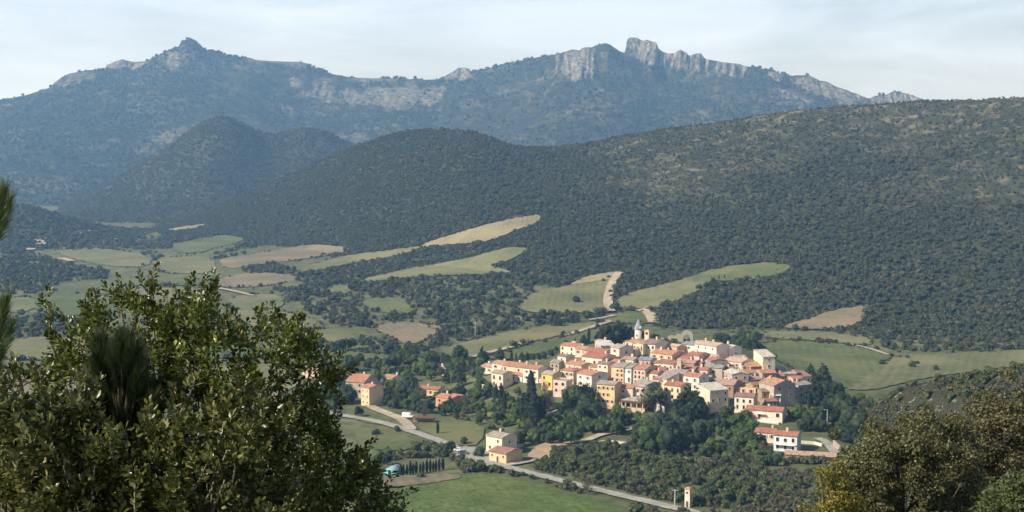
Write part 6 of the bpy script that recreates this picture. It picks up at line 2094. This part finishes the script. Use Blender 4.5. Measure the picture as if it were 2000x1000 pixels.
def pine(label, base_px, D, top_py, specs_px, nper, nlen, seed, mat='needle'):
    rng = np.random.default_rng(seed)
    top = wpt(base_px, top_py, D)
    b = top.copy()
    b[2] = ground_z(b[0], b[1]) - .05
    root = thing('pine_tree', label, 'pine', Vector(b), 0, 'young pines in front of the camera')
    tw = [tube([tuple(b - b), tuple((top - b) * .6), tuple(top - b)], [.035, .022, .006], 7)]
    sp = []
    for (x, y, ex, ey, dd, L_) in specs_px:
        p, e = wpt(x, y, D + dd), wpt(ex, ey, D + dd * 1.3)
        sp.append((p, e - p, np.linalg.norm(e - p) * L_, 1.0))
        z = max(p[2] - .25, b[2] + .2)
        k = (z - b[2]) / (top[2] - b[2])
        q_ = b + (top - b) * min(.95, k)
        tw.append(tube([tuple(q_ - b), tuple((q_ + p) / 2 - b - np.array([0, 0, .03])), tuple(p - b), tuple(e - b)], [.009, .006, .004, .002], 5))
    v, f = candles(rng, sp, nper, nlen, .0011)
    me = mesh_np('needles', v - b, f)
    me.materials.append(M[mat])
    link('needles', me, root)
    me = mesh_np('trunk', *join(tw), True)
    me.materials.append(M['bark'])
    link('trunk', me, root)


rngp = random.Random(9)
sp = [(-14, 470, 8, 375, -.1, 1), (-40, 480, -22, 350, .2, 1), (-8, 480, 18, 395, .1, 1), (-30, 520, -20, 420, 0, 1), (-10, 700, 12, 590, -.15, 1), (-30, 690, -5, 600, .1, 1), (-18, 740, 22, 640, .1, 1), (-45, 640, -30, 520, 0, 1), (-12, 460, -4, 390, .15, 1), (-8, 690, 6, 620, .2, 1), (-20, 780, 0, 690, -.1, 1)]
pine('long needled young pine just reaching in at the left edge', -75, 4.2, 330, sp, 520, 0.062, 311, 'needle_light')
sp = []
for i in range(80):
    y = 690 + 13 * (i // 5) + rngp.uniform(-8, 8)
    sgn = rngp.choice((-1, 1))
    w = 22 + (y - 690) * .28
    x = 232 + sgn * rngp.uniform(0, 1) ** .7 * w
    sp.append((x, y + 26, x + (x - 232) * .45 + rngp.uniform(-10, 10), y - 26, rngp.uniform(-.25, .25), 1))
sp.append((236, 720, 240, 660, -.1, 1))
pine('small dark young pine enclosed by the glossy shrub', 235, 5.85, 650, sp, 620, 0.085, 312)

# ------------------------------------------------------------------ right-hand oaks and broom
M['oak_leaf'] = mat_leaf('olive_oak_leaf', (0.082, 0.084, 0.030), (0.095, 0.092, 0.034), 0.6, 0.5, 0.35, 0.25, clump=(1.3, (0.12, 0.115, 0.045)))
M['oak_leaf_brown'] = mat_leaf('brown_tinged_oak_leaf', (0.088, 0.080, 0.032), (0.098, 0.088, 0.036), 0.6, 0.5, 0.35, 0.25, clump=(1.1, (0.125, 0.11, 0.048)))
M['broom_leaf'] = mat_leaf('yellow_green_leaf', (0.125, 0.125, 0.03), (0.135, 0.13, 0.03), 0.55, 0.5, 0.3, 0.3, clump=(2.0, (0.23, 0.195, 0.03)))
M['fresh_leaf'] = mat_leaf('fresh_green_leaf', (0.075, 0.095, 0.028), (0.08, 0.10, 0.03), 0.5, 0.5, 0.3, 0.3)


def near_tree(name, label, cat, poly, D, thick, nl, rl, nleaf, leaf, mat, seed, soft=90, group='trees on the slope in front of the camera', core=0.0):
    rng = np.random.default_rng(seed)
    poly = [(a, b + (16 if b < 1000 else 0)) for a, b in poly]
    P, x, y = fill_volume(rng, poly, nl, D, thick, soft)
    k = nl // 4                                   # loose sprays that break the outline
    P[:k] += rng.normal(size=(k, 3)) * np.array([.85, .8, .9]) * rl + np.array([0, 0, .4 * rl])
    rad = rl * (0.45 + 0.9 * rng.random(nl) ** 1.5)
    rad[:k] *= .6
    c = P.mean(0)
    b = c.copy()
    b[2] = ground_z(b[0], b[1]) - .1
    root = thing(name, label, cat, Vector(b), 0, group)
    V, F, o = [], [], 0
    v, f = leaf_cards(rng, P, rad, nleaf, leaf, .3, .85, .9)
    me = mesh_np('crown', v - b, f)
    me.materials.append(M[mat])
    link('crown', me, root)
    tw = [tube([(0, 0, -.3), (.05, 0, (c[2] - b[2]) * .35), (0, .05, (c[2] - b[2]) * .75)], [.22, .17, .12], 9)]
    for i in rng.choice(nl, min(60, nl), replace=False):
        e = P[i] - b
        z = e[2] * rng.uniform(.35, .6)
        z = min(z, (c[2] - b[2]) * .74)
        m1 = np.array([e[0] * .35, e[1] * .35, z + (e[2] - z) * .45]) + rng.normal(size=3) * .08
        tw.append(tube([(0, 0, z), tuple(m1), tuple(e)], [.06, .035, .008], 5))
    V_, F_ = join(tw)
    me = mesh_np('trunk', V_, F_, True)
    me.materials.append(M['twig'] if 'bare' in label else M['bark'])
    link('trunk', me, root)


near_tree('oak_tree', 'broad olive brown holm oak filling the lower right', 'oak tree', [(1600, 960), (1640, 900), (1672, 862), (1700, 838), (1740, 815), (1770, 800), (1800, 792), (1835, 800), (1868, 812), (1905, 850), (1920, 1100), (1580, 1100)], 24, 1.7, 300, .24, 85000, .021, 'oak_leaf', 321)
near_tree('oak_tree', 'taller brownish holm oak rising at the right edge', 'oak tree', [(1790, 900), (1830, 835), (1858, 806), (1890, 772), (1920, 762), (1950, 772), (1975, 755), (2010, 745), (2060, 730), (2160, 760), (2180, 1100), (1810, 1100)], 28, 2.2, 340, .28, 90000, .025, 'oak_leaf_brown', 322)
near_tree('broom_bush', 'yellow tinged bush at the left foot of the oaks', 'bush', [(1560, 1010), (1580, 985), (1600, 955), (1628, 905), (1650, 885), (1668, 905), (1660, 950), (1690, 990), (1720, 1100), (1545, 1100)], 20, .8, 90, .17, 22000, .018, 'broom_leaf', 323, 50)
near_tree('leafy_bush', 'fresh green bush in the bottom right corner', 'bush', [(1830, 1010), (1880, 985), (1930, 965), (1960, 940), (1985, 900), (2030, 890), (2090, 930), (2100, 1100), (1800, 1100)], 17, .8, 100, .17, 26000, .018, 'fresh_leaf', 324, 50)

# ------------------------------------------------------------------ the air between here and the range
bm = bmesh.new()
bmesh.ops.create_cube(bm, size=1.0)
X0, X1, Y0, Y1, Zb, Zt = -9000, 9000, -60, 6500, -206, 440
for v in bm.verts:
    v.co = Vector((X0 if v.co.x < 0 else X1, Y0 if v.co.y < 0 else Y1, Zb if v.co.z < 0 else Zt))
me = bpy.data.meshes.new('haze')
bm.to_mesh(me)
bm.free()
m, N, L, B = new_mat('haze_air')
N.remove(B)
pvn = N.new('ShaderNodeVolumePrincipled')
pvn.inputs['Color'].default_value = (0.30, 0.58, 1.0, 1)
pvn.inputs['Absorption Color'].default_value = (1, 1, 1, 1)
pvn.inputs['Density'].default_value = 1.35e-4
pvn.inputs['Anisotropy'].default_value = 0.2
L.new(pvn.outputs[0], N['Material Output'].inputs['Volume'])
tag(link('haze', me, None, m), kind='stuff')
